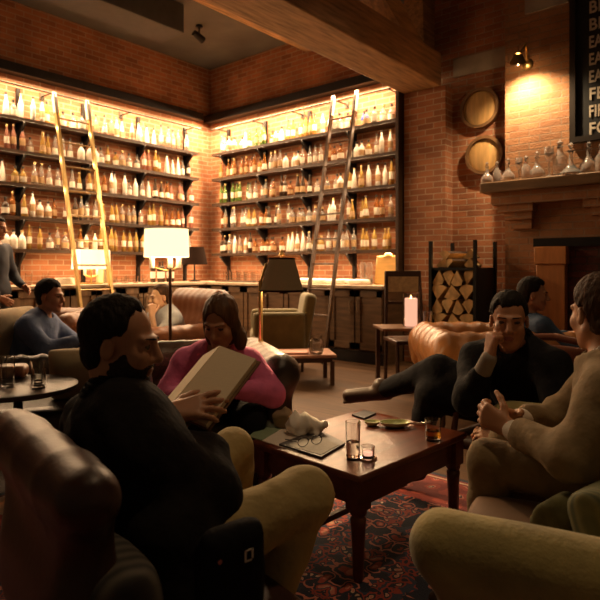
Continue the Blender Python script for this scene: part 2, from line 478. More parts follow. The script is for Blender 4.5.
# ---- rolling ladders
m_lad = M('ladder brass', (.75, .53, .22), .35, .85, var=.1)
m_ladd = M('ladder dark wood', (.10, .05, .022), .45, var=.3)
m_hook = M('hook white metal', (.85, .80, .72), .35, .3, var=0)
def ladder(label, top, foot, across, w, mat, n, sw, rung=None):
    top, foot, across = Vector(top), Vector(foot), Vector(across)
    t = thing('rolling_ladder', label, 'ladder', foot)
    v = top-foot
    for s in (-1, 1):
        a = across*(s*w/2)
        MB().bar(a+v*.012, v+a, sw, sw*1.5, across.cross(v)).build('side_rail', mat, t)
        h = v+a
        MB().bar(h-v*.04, h+v*.025, sw*1.5, sw*1.5).tube([h+v*.025, h+v*.03+Vector((0,0,.03)), h+v*.02+Vector((0,0,.075))], .025, 8).build('hook', m_hook, t)
        MB().tube([a+across*-.015+Vector((0,0,.045)), a+across*.015+Vector((0,0,.045))], .045, 14).build('wheel', m_steel, t)
    for k in range(n):
        f = (k+.8)/(n+.4); c = v*f
        MB().tube([c-across*(w/2), c+across*(w/2)], .012, 8).build('rung', rung or mat, t)
ladder('tall brass rolling ladder leaning on the left bottle shelves', (XL+.33, 3.80, 3.33), (XL+.92, 3.92, 0), (0, 1, 0), .46, m_lad, 10, .035, M('rung bronze', (.30, .19, .08), .4, .7, var=.1))
ladder('tall dark rolling ladder leaning on the back bottle shelves', (-4.42, YB-.33, 3.38), (-4.44, 5.50, 0), (1, 0, 0), .38, m_ladd, 10, .032)

# ================================================================ FIREPLACE SIDE
fp = thing('fireplace', 'brick fireplace with long mantel shelf and copper-toned wooden surround', 'fireplace', (0, 0, 0))
m_mantel = M('mantel oak', (.20, .115, .05), .55, var=.3, scale=4, stretch=(.7, 5, 5))
MB().box(-2.45, 1.6, 5.93, 6.20, 1.99, 2.10).build('mantel_shelf', m_mantel, fp, bevel=.01)
MB().box(-2.36, 1.6, 6.02, 6.20, 1.86, 1.99).build('mantel_moulding', brick_tan, fp)
c = MB()
for k, (d_, z0, z1) in enumerate(((.15, 1.78, 1.86), (.11, 1.70, 1.78), (.06, 1.60, 1.70))):
    for x0, x1 in ((-2.30, -1.93), (-1.45, -1.15)):
        c = MB().box(x0+.06*k, x1-.02*k, 6.20-d_, 6.205, z0, z1); c.build('corbel', brick_tan, fp)
m_iron = M('black iron', (.012, .011, .010), .5, .5, var=0)
fx0, fx1, fz = -1.93, .2, 1.49
MB().box(fx0-.02, fx1, 6.13, 6.20, fz-.09, fz).build('lintel', m_iron, fp)
MB().box(fx0+.0, fx1, 6.165, 6.205, 0, fz-.09).build('firebox', brick_mat('brick dark red', (.12, .03, .018), (.07, .022, .014), (.06, .035, .025)), fp)  # flat slab of dark red brick in place of the fireplace interior
m_cop = M('copper toned wood', (.50, .20, .06), .42, var=.2, scale=4, stretch=(5, 5, .8))
s_ = MB().box(fx0+.03, fx0+.31, 6.07, 6.17, 0, 1.22).box(fx0+.015, fx0+.325, 6.05, 6.17, 1.22, 1.40)
s_.build('surround', m_cop, fp, bevel=.006)
# barrel heads
m_bar = M('barrel oak', (.50, .29, .10), .55, var=.25, scale=3, stretch=(8, 1, .6))
m_barr = M('barrel rim', (.16, .08, .03), .55, var=.2)
for (x, z, r, lab) in ((-2.655, 3.06, .235, 'round oak barrel head with a dark rim, upper of two on the recessed brick wall'),
                       (-2.60, 2.50, .225, 'round oak barrel head with a dark rim, lower of two on the recessed brick wall')):
    t = thing('mounted_barrel_head', lab, 'barrel head', (x, YB, z), 0, 'barrel heads on the brick wall')
    t.rotation_euler = (PI/2, 0, 0)
    MB().lathe([(r-.035, 0), (r-.035, .05), (r-.045, .055)], 32).build('head_board', m_bar, t)
    MB().lathe([(r-.034, 0), (r, .0), (r, .085), (r-.034, .085), (r-.034, .0)], 32, cap=False).build('rim', m_barr, t)
# sconce
t = thing('wall_sconce', 'brass gooseneck wall lamp shining down the chimney brick', 'wall lamp', (-2.03, 6.20, 3.36))
MB().lathe([(.06, 0), (.06, .02), (.03, .035)], 16).build('wall_plate', m_brass, t).rotation_euler = (PI/2, 0, 0)
MB().tube([(0, -.02, 0), (.02, -.10, .12), (.05, -.22, .14), (.02, -.27, .04)], .012, 8).build('arm', m_brass, t)
sh = MB().lathe([(.03, .09), (.045, .07), (.085, .0), (.08, .0), (.035, .07)], 20, cap=False).build('lamp_shade', m_brass, t, loc=(-.01, -.27, -.05))
sh.rotation_euler = (.5, .25, 0)
m_bulb = M('warm bulb', (1, .8, .5), .5, var=0, emit=(1, .62, .28), estr=30)
MB().lathe([(.005, -.03), (.025, -.015), (.03, .005), (.012, .03)], 12).build('bulb', m_bulb, t, loc=(-.01, -.26, -.04))
# letter board
sg = thing('letter_board', 'black framed sign with rows of pale capital letters above the mantel', 'sign', (-1.60, 6.20, 2.45))
MB().box(0, 1.5, -.02, 0, 0, 1.75).build('board', M('sign black', (.012, .012, .011), .6, var=.1), sg)
f = MB().box(0, .055, -.05, 0, 0, 1.75).box(1.445, 1.5, -.05, 0, 0, 1.75).box(.055, 1.445, -.05, 0, 0, .055).box(.055, 1.445, -.05, 0, 1.695, 1.75)
f.build('frame', M('sign frame', (.03, .022, .016), .4, var=.1), sg)
m_let = M('sign letters', (.62, .54, .42), .6, var=.1, scale=30)
for i, tx in enumerate(['BR', 'BR', 'EAS', 'EAS', 'EAS', 'FE', 'FIF', 'FO']):
    cu = bpy.data.curves.new('lettering', 'FONT'); cu.body = tx; cu.size = .165; cu.extrude = .004; cu.offset = .003
    cu.space_character = 1.05
    tmp = bpy.data.objects.new('lettering_curve', cu); C.objects.link(tmp); bpy.context.view_layer.update()
    me = bpy.data.meshes.new_from_object(tmp.evaluated_get(bpy.context.evaluated_depsgraph_get())); bpy.data.objects.remove(tmp)
    me.materials.clear(); me.materials.append(m_let)
    o = link(bpy.data.objects.new('lettering', me), sg)
    o.rotation_euler = (PI/2, 0, 0); o.scale = (.62 if len(tx) == 3 else .85, 1, 1)
    o.location = (.175, -.026, 1.275-i*.173)
# ================================================================ BOTTLES
def glassm(name, col, rough=.12, trans=.65, spec=.6): return M(name, col, rough, var=0, trans=trans, ior=1.35, spec=spec)
BC = {'clear': glassm('bottle clear', (.92, .88, .80), .08, .78), 'amber': glassm('bottle amber', (.55, .20, .04)),
      'golden': glassm('bottle gold', (.85, .55, .14)), 'dark': glassm('bottle dark', (.06, .035, .02), .1, .2),
      'green': glassm('bottle green', (.25, .48, .10)), 'blue': glassm('bottle blue', (.03, .12, .75), .12, .35),
      'rosy': glassm('bottle rose', (.75, .36, .26)), 'frosted white': M('bottle frosted', (.88, .84, .76), .4, var=0)}
m_lab = M('bottle label cream', (.90, .83, .68), .6, var=.12, scale=40)
m_lab2 = M('bottle label tan', (.55, .36, .18), .6, var=.2, scale=40)
m_capd = M('bottle cap dark', (.03, .025, .02), .4, var=0)
m_capg = M('bottle cap gold', (.75, .55, .25), .35, .7, var=0)
SH = {  # (radius, z), label segment, name
 'round': ([(.030,0),(.036,.006),(.036,.05),(.0365,.05),(.0365,.14),(.036,.14),(.036,.17),(.028,.20),(.013,.225),(.012,.27),(.014,.27),(.014,.30)], (3,), (10,)),
 'tall':  ([(.028,0),(.033,.006),(.033,.08),(.0335,.08),(.0335,.17),(.033,.17),(.033,.20),(.020,.235),(.012,.27),(.012,.30),(.014,.30),(.014,.33)], (3,), (10,)),
 'squat': ([(.040,0),(.047,.008),(.047,.03),(.0475,.03),(.0475,.10),(.047,.10),(.046,.125),(.030,.16),(.014,.175),(.014,.205),(.018,.205),(.018,.235)], (3,), (10,)),
 'tapered':([(.040,0),(.044,.006),(.041,.04),(.0412,.04),(.034,.12),(.0335,.12),(.026,.18),(.016,.22),(.013,.24),(.013,.265),(.015,.265),(.015,.29)], (3,), (10,)),
}
KIND = {}
def bottle_mesh(shape, colour, lab, cap):
    key = (shape, colour, lab, cap)
    if key not in KIND:
        prof, ls, cs = SH[shape]
        mis = [1 if i in ls else 2 if i in cs else 0 for i in range(len(prof)-1)]
        o = MB().lathe(prof, 12, mis=mis).build('bottle', [BC[colour], lab, cap])
        KIND[key] = o.data; bpy.data.objects.remove(o)
    return KIND[key]
rb = random.Random(21)
def put_bottle(shape, colour, loc, label, group, s=1., lab=None, cap=None):
    o = bpy.data.objects.new('bottle', bottle_mesh(shape, colour, lab or rb.choice([m_lab, m_lab, m_lab2]), cap or rb.choice([m_capd, m_capg, m_capd])))
    C.objects.link(o); o.location = loc; o.rotation_euler = (0, 0, rb.uniform(0, 6)); o.scale = (s, s, s)
    return tag(o, label, 'bottle', group)
LEFTPAL = ['clear']*6+['frosted white']*4+['golden']*3+['amber']*2+['dark']+['rosy']
TOPPAL = ['clear']*5+['frosted white']*3+['golden']*2
BACKPAL = ['clear']*6+['frosted white']*3+['golden']*4+['amber']*2+['dark']*2+['green']
def fill(wall, n, where):
    for si, z in enumerate(SZ):
        u = .06; i = 0; c = None
        pal = TOPPAL if si == 4 else (LEFTPAL if wall == 'left' else BACKPAL)
        if si < 2: pal = pal+['dark']*3+['amber']*2
        L = 3.36 if wall == 'back' else 3.02
        step = L/n
        while i < n:
            if c is None or rb.random() < .5: c = rb.choice(pal); s = rb.choice(list(SH))
            cc, ss = c, s
            if wall == 'back' and si == 4:
                if 6 <= i <= 10: cc = 'green'
                if i == 25: cc, ss = 'blue', 'squat'
            uu = u+step*(i+.5)+rb.uniform(-.018, .018); out = .12+rb.uniform(-.05, .05)
            loc = (XL+out, 6.05-uu, z) if wall == 'left' else (-7.19+uu, YB-out, z)
            put_bottle(ss, cc, loc, f'{ss} {cc} bottle, {ordn(i)} from the room corner on the {SNAME[si]} {wall} wall shelf', f'bottles on the {wall} wall', rb.uniform(.92, 1.08))
            i += 1
fill('left', 27, None); fill('back', 30, None)

# ---- things on the counters
CZ = .965
def glass(name, prof, loc, label, cat, group=None, mat=None, liquid=None, lm=None, n=20, rz=0):
    """open vessel: prof goes up the outside and down the inside"""
    o = MB().lathe(prof, n, cap=False).build(name, mat or m_glass)
    if liquid:
        t = thing(name, label, cat, loc, rz, group); o.name = 'glass_wall'; o.parent = t
        MB().lathe(liquid, n).build('drink', lm, t); return t
    o.location = loc; return tag(o, label, cat, group)
m_glass = M('clear glass', (.98, .97, .95), .02, var=0, trans=1., ior=1.45)
def tumbler(r, h, w=.003, b=.012): return [(0, 0), (r*.88, 0), (r, h), (r-w, h), (r*.88-w, b), (0, b)]
wl = [(.035,0),(.038,.006),(.038,.06),(.0385,.06),(.0385,.16),(.038,.16),(.038,.20),(.026,.235),(.014,.255),(.014,.29),(.0155,.29),(.0155,.31)]
SH['wine'] = (wl, (3,), (10,))
for i in range(5):
    q = T(*G(158+i*5.6, 281.5, CZ)[:2], CZ)
    put_bottle('wine', 'dark', (XL+.36+(i%2)*.05, 5.06+i*.086, CZ), f'dark wine bottle with white label, {ordn(i)} from the left in the counter row', 'wine bottles on the left counter', 1., M('white label', (.85,.8,.7), .6, var=0), m_capd)
rg = random.Random(5)
GW = ['upturned clear tumbler', 'clear stemless glass', 'clear highball glass']
for i in range(9):
    y = 3.05+i*.12 if i < 4 else 4.35+(i-4)*.115
    h = rg.choice([.12, .15, .10])
    glass('bar_glass', tumbler(.038, h), (XL+.40+(i%3)*.06, y, CZ), f'clear bar glass, {ordn(i)} from the left end of the left counter', 'glass', 'glasses on the left counter')
for i in range(10):
    glass('bar_glass', tumbler(.036, .14+.02*(i % 2)), (-6.62+i*.078, YB-.45+.05*(i%2), CZ+.02), f'clear tall glass on the corner tray, {ordn(i)} from the left', 'glass', 'glasses on the corner tray')
tr = MB().box(-6.72, -5.84, YB-.58, YB-.30, CZ, CZ+.018).build('tray', m_shelf, bevel=.004); tag(tr, 'dark wooden tray of tall glasses on the back counter near the corner', 'tray')
m_white = M('white linen', (.90, .84, .75), .85, var=.06, scale=20)
for i in range(4):
    S = SDF(); S.rbox((0, 0, .035), (.12, .13, .035), .03, k=.02)
    o = S.build('folded_towel', m_white, None, res=.016, disp=folds(.006, 40, i)); o.location = (-5.02+i*.30, YB-.35-.03*(i % 2), CZ)
    tag(o, f'folded white towel on the back counter, {ordn(i)} from the left beside the dark ladder', 'towel', 'folded towels on the back counter')
# stack of plates by the left ladder
for i in range(6):
    o = MB().lathe([(0, 0), (.07, 0), (.13, .014), (.13, .018), (.07, .005), (0, .005)], 24, cap=False).build('plate', m_white)
    o.location = (XL+.30, 3.72, CZ+.013*i); tag(o, f'round white plate, {ordn(i)} from the bottom of the stack on the left counter', 'plate', 'stacked plates')
for i in range(5):
    o = MB().box(-.09, .09, -.012-.004*(i%2), .012, 0, .22+.02*(i%3)).build('book', M(f'book cloth {i}', [(.5,.3,.12),(.35,.16,.07),(.6,.45,.25),(.25,.2,.12),(.5,.4,.22)][i], .7))
    o.location = (XL+.30, 4.36-.034*i+.0, CZ); o.rotation_euler = (0, 0, 0)
    tag(o, f'upright menu book on the left counter behind the brass ladder, {ordn(i)} from the right', 'book', 'menu books on the left counter')
# cutting board, stacked jars at the right end of the back counter
bd = SDF().rbox((0, 0, .19), (.17, .016, .19), .014).rbox((0, 0, .39), (.05, .016, .03), .014, k=.03).build('cutting_board', M('bamboo board', (.80, .46, .12), .45, var=.15, scale=4, stretch=(1,1,8)), res=.012)
bd.location = (-3.80, YB-.28, CZ); bd.rotation_euler = (-.18, 0, 0)
tag(bd, 'yellow wooden board with a rounded handle standing at the right counter end', 'board')
for i, (dx, k) in enumerate(((0, 0), (0, 1), (.10, 0), (.10, 1))):
    o = MB().lathe([(0, 0), (.038, 0), (.044, .03), (.044, .11), (.034, .13), (.036, .145), (.0, .145)], 16, cap=False).build('jar', BC['clear'])
    o.location = (-4.13+dx, YB-.30, CZ+.146*k)
    tag(o, ['pale glass jar, lower of the left stack beside the yellow board', 'pale glass jar, upper of the left stack beside the yellow board',
            'pale glass jar, lower of the right stack beside the yellow board', 'pale glass jar, upper of the right stack beside the yellow board'][i], 'jar', 'stacked jars')

# ---- lamps on the counter
m_shade = M('lit linen shade', (.9, .8, .6), .8, var=.03, emit=(1, .72, .38), estr=.95)
m_shaded = M('dark shade', (.016, .008, .005), .95, var=.1, spec=.1)
def shade_wall(r0, z0, r1, z1, n=40, sx=1., sy=1.):
    m = MB(); m.lathe([(r0, z0), (r1, z1), (r1-.004, z1), (r0-.004, z0), (r0, z0)], n, cap=False)
    m.v = [(x*sx, y*sy, z) for (x, y, z) in m.v]; return m
t = thing('table_lamp', 'brass candlestick table lamp with a glowing cream box shade on the left counter', 'lamp', (XL+.50, 3.98, CZ))
MB().box(-.08, .08, -.12, .12, 0, .02).build('base', m_brass, t)
MB().tube([(0, 0, .02), (0, 0, .33)], .012).tube([(0, -.09, .12), (0, 0, .09), (0, .09, .12)], .01).build('stem', m_brass, t)
for s in (-1, 1): MB().lathe([(.018, .12), (.018, .2), (.012, .205)], 12).build('candle_sleeve', m_hook, t, loc=(0, .09*s, 0))
m = MB(); b0 = [(-.11, -.22), (.11, -.22), (.11, .22), (-.11, .22)]
vs = [(x, y, .20) for x, y in b0]+[(x*.97, y*.97, .46) for x, y in b0]
vi = [(x*.96, y*.97, .20) for x, y in b0]+[(x*.93, y*.94, .46) for x, y in b0]
m.add(vs+vi, [(k, (k+1) % 4, 4+(k+1) % 4, 4+k) for k in range(4)]+[(8+k, 12+k, 12+(k+1) % 4, 8+(k+1) % 4) for k in range(4)]+[(4+k, 4+(k+1) % 4, 12+(k+1) % 4, 12+k) for k in range(4)]+[(k, 8+k, 8+(k+1) % 4, (k+1) % 4) for k in range(4)])
m.build('lamp_shade', m_shade, t)
MB().tube([(0, 0, .33), (0, 0, .53)], .006, 8).build('finial', m_brass, t)
t = thing('table_lamp', 'small table lamp with dark tapered shade on the left counter near the corner', 'lamp', (XL+.45, 5.78, CZ))
MB().lathe([(.09, 0), (.09, .015), (.02, .03), (.012, .06), (.012, .36)], 16).build('base', m_steel, t)
shade_wall(.21, .27, .15, .55).build('lamp_shade', m_shaded, t)
# ================================================================ FURNITURE
m_mah = M('mahogany', (.10, .025, .011), .3, var=.35, scale=4, stretch=(.8, 6, 6), coat=.2)
m_dkwood = M('dark wood', (.05, .022, .012), .35, var=.3, scale=5)
m_lea = M('dark oxblood leather', (.040, .014, .008),   .42, var=.35, scale=6, bump=.08, bscale=90)
m_leat = M('tan leather', (.36, .145, .04), .33, var=.25, scale=5, bump=.2, bscale=120)
m_leab = M('brown leather', (.17, .058, .022), .38, var=.25, scale=5, bump=.2, bscale=120)
m_leak = M('black brown leather', (.03, .018, .012), .3, var=.3, scale=6, bump=.25, bscale=140)
m_velv = M('olive velvet', (.34, .275, .095), .8, var=.40, scale=7, bump=.25, bscale=70, sheen=.35)
m_green = M('olive green cloth', (.15, .115, .035), .75, var=.15, scale=10, sheen=.2)
m_beige = M('beige cloth', (.36, .27, .16), .85, var=.12, scale=14)
m_brcush = M('brown seat cloth', (.17, .085, .035), .8, var=.2, scale=8, sheen=.2)

# ---- rug
def rug_mat():
    m = bpy.data.materials.new('oriental rug'); m.use_nodes = True
    nt = m.node_tree; b = nt.nodes['Principled BSDF']; L = nt.links.new; N = nt.nodes.new
    tc = N('ShaderNodeTexCoord'); sx = N('ShaderNodeSeparateXYZ'); L(tc.outputs['Object'], sx.inputs[0])
    def math_(op, a, v=None):
        n = N('ShaderNodeMath'); n.operation = op
        if hasattr(a, 'links'): L(a, n.inputs[0])
        else: n.inputs[0].default_value = a
        if v is not None:
            if hasattr(v, 'links'): L(v, n.inputs[1])
            else: n.inputs[1].default_value = v
        return n.outputs[0]
    px = math_('PINGPONG', sx.outputs['X'], .43); py = math_('PINGPONG', sx.outputs['Y'], .55)
    cb = N('ShaderNodeCombineXYZ'); L(px, cb.inputs[0]); L(py, cb.inputs[1])
    n0 = N('ShaderNodeTexNoise'); n0.inputs['Scale'].default_value = 12; L(cb.outputs[0], n0.inputs['Vector'])
    vm = N('ShaderNodeVectorMath'); vm.operation = 'MULTIPLY_ADD'; vm.inputs[1].default_value = (.09, .09, 0)
    L(n0.outputs['Color'], vm.inputs[0]); L(cb.outputs[0], vm.inputs[2])
    def ramp(src, stops):
        r = N('ShaderNodeValToRGB'); r.color_ramp.interpolation = 'CONSTANT'
        e = r.color_ramp.elements
        while len(e) < len(stops): e.new(.5)
        for k, (p, c) in enumerate(stops): e[k].position = p; e[k].color = (*c, 1)
        L(src, r.inputs[0]); return r.outputs[0]
    RED, DRED, NAVY, CREAM, ROSE, BLUE = (.34, .05, .03), (.20, .025, .02), (.010, .014, .035), (.55, .36, .24), (.55, .19, .13), (.03, .045, .085)
    v1 = N('ShaderNodeTexVoronoi'); v1.inputs['Scale'].default_value = 13; L(vm.outputs[0], v1.inputs['Vector'])
    v2 = N('ShaderNodeTexVoronoi'); v2.inputs['Scale'].default_value = 26; L(vm.outputs[0], v2.inputs['Vector'])
    fl = ramp(v1.outputs['Distance'], [(0, CREAM), (.14, ROSE), (.26, RED), (.36, NAVY), (.50, ROSE), (.60, NAVY)])
    sm = ramp(v2.outputs['Distance'], [(0, ROSE), (.16, CREAM), (.24, NAVY), (.42, RED), (.6, BLUE)])
    nn = N('ShaderNodeTexNoise'); nn.inputs['Scale'].default_value = 7; L(vm.outputs[0], nn.inputs['Vector'])
    msk = ramp(nn.outputs['Fac'], [(0, (0,0,0)), (.5, (1,1,1))])
    mx = N('ShaderNodeMixRGB'); L(msk, mx.inputs[0]); L(fl, mx.inputs[1]); L(sm, mx.inputs[2])
    # border stripes by distance from the rug edge (half sizes 1.83 x 1.73)
    ax = math_('SUBTRACT', 1.83, math_('ABSOLUTE', sx.outputs['X'])); ay = math_('SUBTRACT', 1.73, math_('ABSOLUTE', sx.outputs['Y']))
    ed = math_('MINIMUM', ax, ay)
    st = ramp(ed, [(0, NAVY), (.03, DRED), (.05, CREAM), (.065, DRED)])
    use = ramp(ed, [(0, (1,1,1)), (.08, (0,0,0)), (.36, (1,1,1)), (.39, (0,0,0))])
    brd = ramp(v1.outputs['Distance'], [(0, CREAM), (.12, NAVY), (.2, ROSE), (.3, RED), (.55, DRED)])
    isb = ramp(ed, [(0, (1,1,1)), (.36, (0,0,0))])
    m2 = N('ShaderNodeMixRGB'); L(isb, m2.inputs[0]); L(mx.outputs[0], m2.inputs[1]); L(brd, m2.inputs[2])
    m3 = N('ShaderNodeMixRGB'); L(use, m3.inputs[0]); L(m2.outputs[0], m3.inputs[1]); L(st, m3.inputs[2])
    fz = N('ShaderNodeTexNoise'); fz.inputs['Scale'].default_value = 3; L(tc.outputs['Object'], fz.inputs['Vector'])
    m4 = N('ShaderNodeMixRGB'); m4.blend_type = 'OVERLAY'; m4.inputs[0].default_value = .5; L(m3.outputs[0], m4.inputs[1]); L(fz.outputs['Fac'], m4.inputs[2])
    L(m4.outputs[0], b.inputs['Base Color']); b.inputs['Roughness'].default_value = .95
    b.inputs['Sheen Weight'].default_value = .1
    pn = N('ShaderNodeTexNoise'); pn.inputs['Scale'].default_value = 300; L(tc.outputs['Object'], pn.inputs['Vector'])
    bp = N('ShaderNodeBump'); bp.inputs['Strength'].default_value = .5; bp.inputs['Distance'].default_value = .004
    L(pn.outputs['Fac'], bp.inputs['Height']); L(bp.outputs['Normal'], b.inputs['Normal'])
    return m
rug = MB().box(-1.83, 1.83, -1.73, 1.73, 0, .008).build('rug', rug_mat(), loc=(-1.25, 1.24, 0))
tag(rug, 'worn red, navy and cream oriental rug under the coffee table', 'rug')
RZ = .008

# ---- coffee table
TZ = .42
ctab = at('coffee_table', 'polished mahogany coffee table on the patterned rug', 'coffee table', .275, 2.545, RZ, rot=math.radians(45))
h = TZ-RZ
MB().box(-.395, .395, -.311, .311, h-.028, h).build('tabletop', m_mah, ctab, bevel=.008)
ap = MB()
for s in (-1, 1):
    MB().box(-.335, .335, s*.265-.011, s*.265+.011, h-.13, h-.028).build('apron', m_mah, ctab)
    MB().box(s*.345-.011, s*.345+.011, -.255, .255, h-.13, h-.028).build('apron', m_mah, ctab)
    for q in (-1, 1):
        x, y = s*.345, q*.265
        lg = MB().box(x-.034, x+.034, y-.034, y+.034, h-.14, h-.028)
        lg.lathe([(.016, 0), (.02, .01), (.021, .02), (.023, .12), (.028, .20), (.031, .235), (.024, .245), (.033, .255), (.033, .272)], 16, (x, y, 0))
        lg.build('leg', m_mah, ctab)
MB().box(-.345, .345, -.012, .012, .10, .125).build('stretcher', m_mah, ctab)

# ---- foreground velvet sofa : local +Y = forward, +X = towards the near arm is -X
fs = at('sofa', 'olive velvet rolled-arm sofa in the near right corner', 'sofa', .32+.8*.3, 1.32-.8*.05, 0, face=(-.89, .45))
def rd2l(r0, d0, face, r, d):
    """photographer frame -> local frame of a thing placed with face"""
    f = nrm((face[0], face[1])); x = np.array([f[1], -f[0]]); v = np.array([r-r0, d-d0]); return v@x, v@f
S0 = (.32+.8*.3, 1.32-.8*.05); SFc = (-.89, .45)
ax_, ay_ = rd2l(*S0, SFc, .275, 1.335)          # near arm front tip
S = SDF()
S.cone((ax_, ay_-.07, .535), (ax_, ay_-.95, .535), .085, k=.03)
S.rbox((ax_+.005, ay_-.52, .29), (.06, .46, .25), .03, k=.05)
arm = S.build('arm', m_velv, fs, res=.014, disp=folds(.0025, 16, 2))
S = SDF(); S.rbox((ax_+.61, ay_-.50, .20), (.55, .42, .11), .02); S.build('base', m_velv, fs, res=.025)
for k in range(2):
    S = SDF(); S.rbox((ax_+.355+.51*k, ay_-.40, .385), (.25, .37, .075), .05, k=.02); S.build('seat_cushion', m_brcush, fs, res=.02, disp=folds(.003, 12, k))
S = SDF(); S.rbox((ax_+.61, ay_-.98, .48), (.58, .10, .38), .08); S.build('backrest', m_velv, fs, res=.025)
S = SDF(); S.cone((ax_+1.22, ay_-.07, .535), (ax_+1.22, ay_-.95, .535), .085).rbox((ax_+1.22, ay_-.5, .29), (.06, .46, .25), .03, k=.05); S.build('arm', m_velv, fs, res=.025)
for (x, y) in ((ax_+.04, ay_-.1), (ax_+1.18, ay_-.1), (ax_+.04, ay_-.98), (ax_+1.18, ay_-.98)):
    MB().lathe([(.018, 0), (.03, .10)], 12, (x, y, RZ)).build('foot', m_dkwood, fs)
def stripe_mat(name, a, b, sc_):
    m = M(name, a, .85, var=0); nt = m.node_tree; bs = nt.nodes['Principled BSDF']
    tc = nt.nodes.new('ShaderNodeTexCoord'); w = nt.nodes.new('ShaderNodeTexWave'); w.inputs['Scale'].default_value = sc_; w.inputs['Distortion'].default_value = 1.
    w.inputs['Detail'].default_value = 3
    nt.links.new(tc.outputs['Object'], w.inputs['Vector'])
    r = nt.nodes.new('ShaderNodeValToRGB'); r.color_ramp.elements[0].color = (*a, 1); r.color_ramp.elements[1].color = (*b, 1)
    nt.links.new(w.outputs['Fac'], r.inputs[0]); nt.links.new(r.outputs[0], bs.inputs['Base Color']); return m
def cushion(label, r, d, z, mat, size, face, tilt, name='cushion', fringe=False):
    t = at(name, label, 'cushion', r, d, z, face=face)
    B = np.array([[1,0,0],[0,math.cos(tilt),-math.sin(tilt)],[0,math.sin(tilt),math.cos(tilt)]])
    def fn(x, y, z_):
        c = (0, 0, size*.92)
        p = [x-c[0], y-c[1], z_-c[2]]
        q = [sum(p[j]*B[i][j] for j in range(3)) for i in range(3)]
        u = np.abs(q[0])/size; v = np.abs(q[2])/size
        th = .075*np.sqrt(np.clip((1-u**4)*(1-v**4), 0, 1))
        return np.maximum(np.maximum(np.abs(q[1])-th-.006, (u-1)*size), (v-1)*size)*.7
    s = size*1.5; S = SDF(); S.func(fn, (-s, -s, -s+size), (s, s, s+size)); S.build('cover', mat, t, res=.012, smooth=2)
    return t
m_str = stripe_mat('striped green cloth', (.20, .19, .09), (.085, .10, .06), 26)
cushion('green striped cushion leaning on the velvet sofa behind its near arm', .775, 1.39, .455, m_str, .10, (-.6, .8), .35)
cushion('dark moss green fringed cushion lying low on the velvet sofa seat', .70, 1.53, .455, M('moss cloth', (.12, .115, .05), .9, var=.3, scale=25), .05, (-.6, .8), .9)

# ---- the reader's leather chair
RC = (-.53, 1.21); RF = (.77, .63)
ch = at('leather_chair', 'dark oxblood leather chair with rolled channelled back, under the reading man in black', 'chair', *RC, 0, face=RF)
S = SDF()
S.cone((-.25, -.02, .775), (.27, -.02, .775), .060, k=.03)
S.rbox((.02, -.005, .62), (.25, .05, .17), .045, k=.05)
S.rbox((.045, .0, .42), (.21, .05, .17), .045, k=.10)
def chan(x, y, z): return ((.006*np.abs(np.sin(x*PI/.16))**.5-.004)*np.clip((z-.66)/.06, 0, 1)+0*y).astype(np.float32)
S.build('backrest', m_lea, ch, res=.014, disp=chan)
S = SDF(); S.rbox((0, .27, .30), (.315, .25, .10), .05, k=.03); S.build('seat', m_lea, ch, res=.018)
for sx_ in (-.26, .26):
    for y_ in (0, .46): MB().lathe([(.014, 0), (.026, .21)], 12, (sx_, y_, RZ)).build('leg', m_dkwood, ch)
cushion('grey patterned cushion wedged behind the reading man on his leather chair', -.365, 1.09, .40, stripe_mat('grey paisley', (.10, .085, .065), (.03, .027, .024), 9), .125, (.77, .63), -.1)

# ---- woman's chesterfield armchair
def tuft(a, s, off=0.):
    def f(x, y, z): return (-a*np.cos(PI*(x+y)/s)*np.cos(PI*(x-y)/s+PI*(z+off)/s)).astype(np.float32)
    return f
def chesterfield(name, label, r, d, face, mat, w, dep, top, rr, cat='armchair', seat=.42, leg=m_dkwood, ts=.11, group=None, amp=.005, res=.018, fl=0., zb=.1, back=None):
    t = at(name, label, cat, r, d, 0, face=face, group=group)
    f = MB
    for s in (-1, 1):
        S = SDF(); x = s*(w/2-rr)
        S.cone((x, dep/2-rr*.5, top-rr), (x, -dep/2+rr, top-rr), rr, k=.03).rbox((x-s*.01, .0, (top-rr+zb)/2), (rr*.72, dep/2-.02, (top-rr-zb)/2), .03, k=.05)
        S.build('arm', mat, t, res=res, disp=tuft(amp, ts))
    bt = back or top; S = SDF(); S.cone((-w/2+rr, -dep/2+rr, bt-rr), (w/2-rr, -dep/2+rr, bt-rr), rr).rbox((0, -dep/2+rr+.01, (bt-rr+zb)/2), (w/2-rr, rr*.75, (bt-rr-zb)/2), .04, k=.05)
    S.build('backrest', mat, t, res=res, disp=tuft(amp, ts))
    S = SDF(); S.rbox((0, .03, (zb+.32)/2), (w/2-rr*1.4, dep/2-.04, max(.03, (.32-zb)/2)), .02); S.build('base', mat, t, res=.03)
    n = max(1, round((w-4*rr)/.6)); cw = (w-3.2*rr)/n
    for k in range(n):
        S = SDF(); S.rbox((-w/2+1.6*rr+cw*(k+.5), .06, seat-.055), (cw/2-.004, dep/2-rr-.02, .06), .045); S.build('seat_cushion', mat, t, res=.025)
    for sx in (-1, 1):
        for sy in (-1, 1): MB().lathe([(.02, 0), (.034, .05), (.03, zb+.02)], 12, (sx*(w/2-rr*1.3), sy*(dep/2-.09), fl)).build('foot', leg, t)
    return t
chesterfield('chesterfield_armchair', 'black-brown tufted leather armchair with the woman in pink', -.555, 3.09, (.29, -.96), m_leak, .94, .82, .75, .105, fl=0)
# ---- tan leather armchair in front of the log rack
chesterfield('leather_armchair', 'tan tufted leather armchair in front of the firewood rack', 1.46, 4.45, (1., .0), m_leat, 1.05, 1.05, .715, .135, cat='armchair', seat=.45, zb=.36, amp=.012, ts=.15)
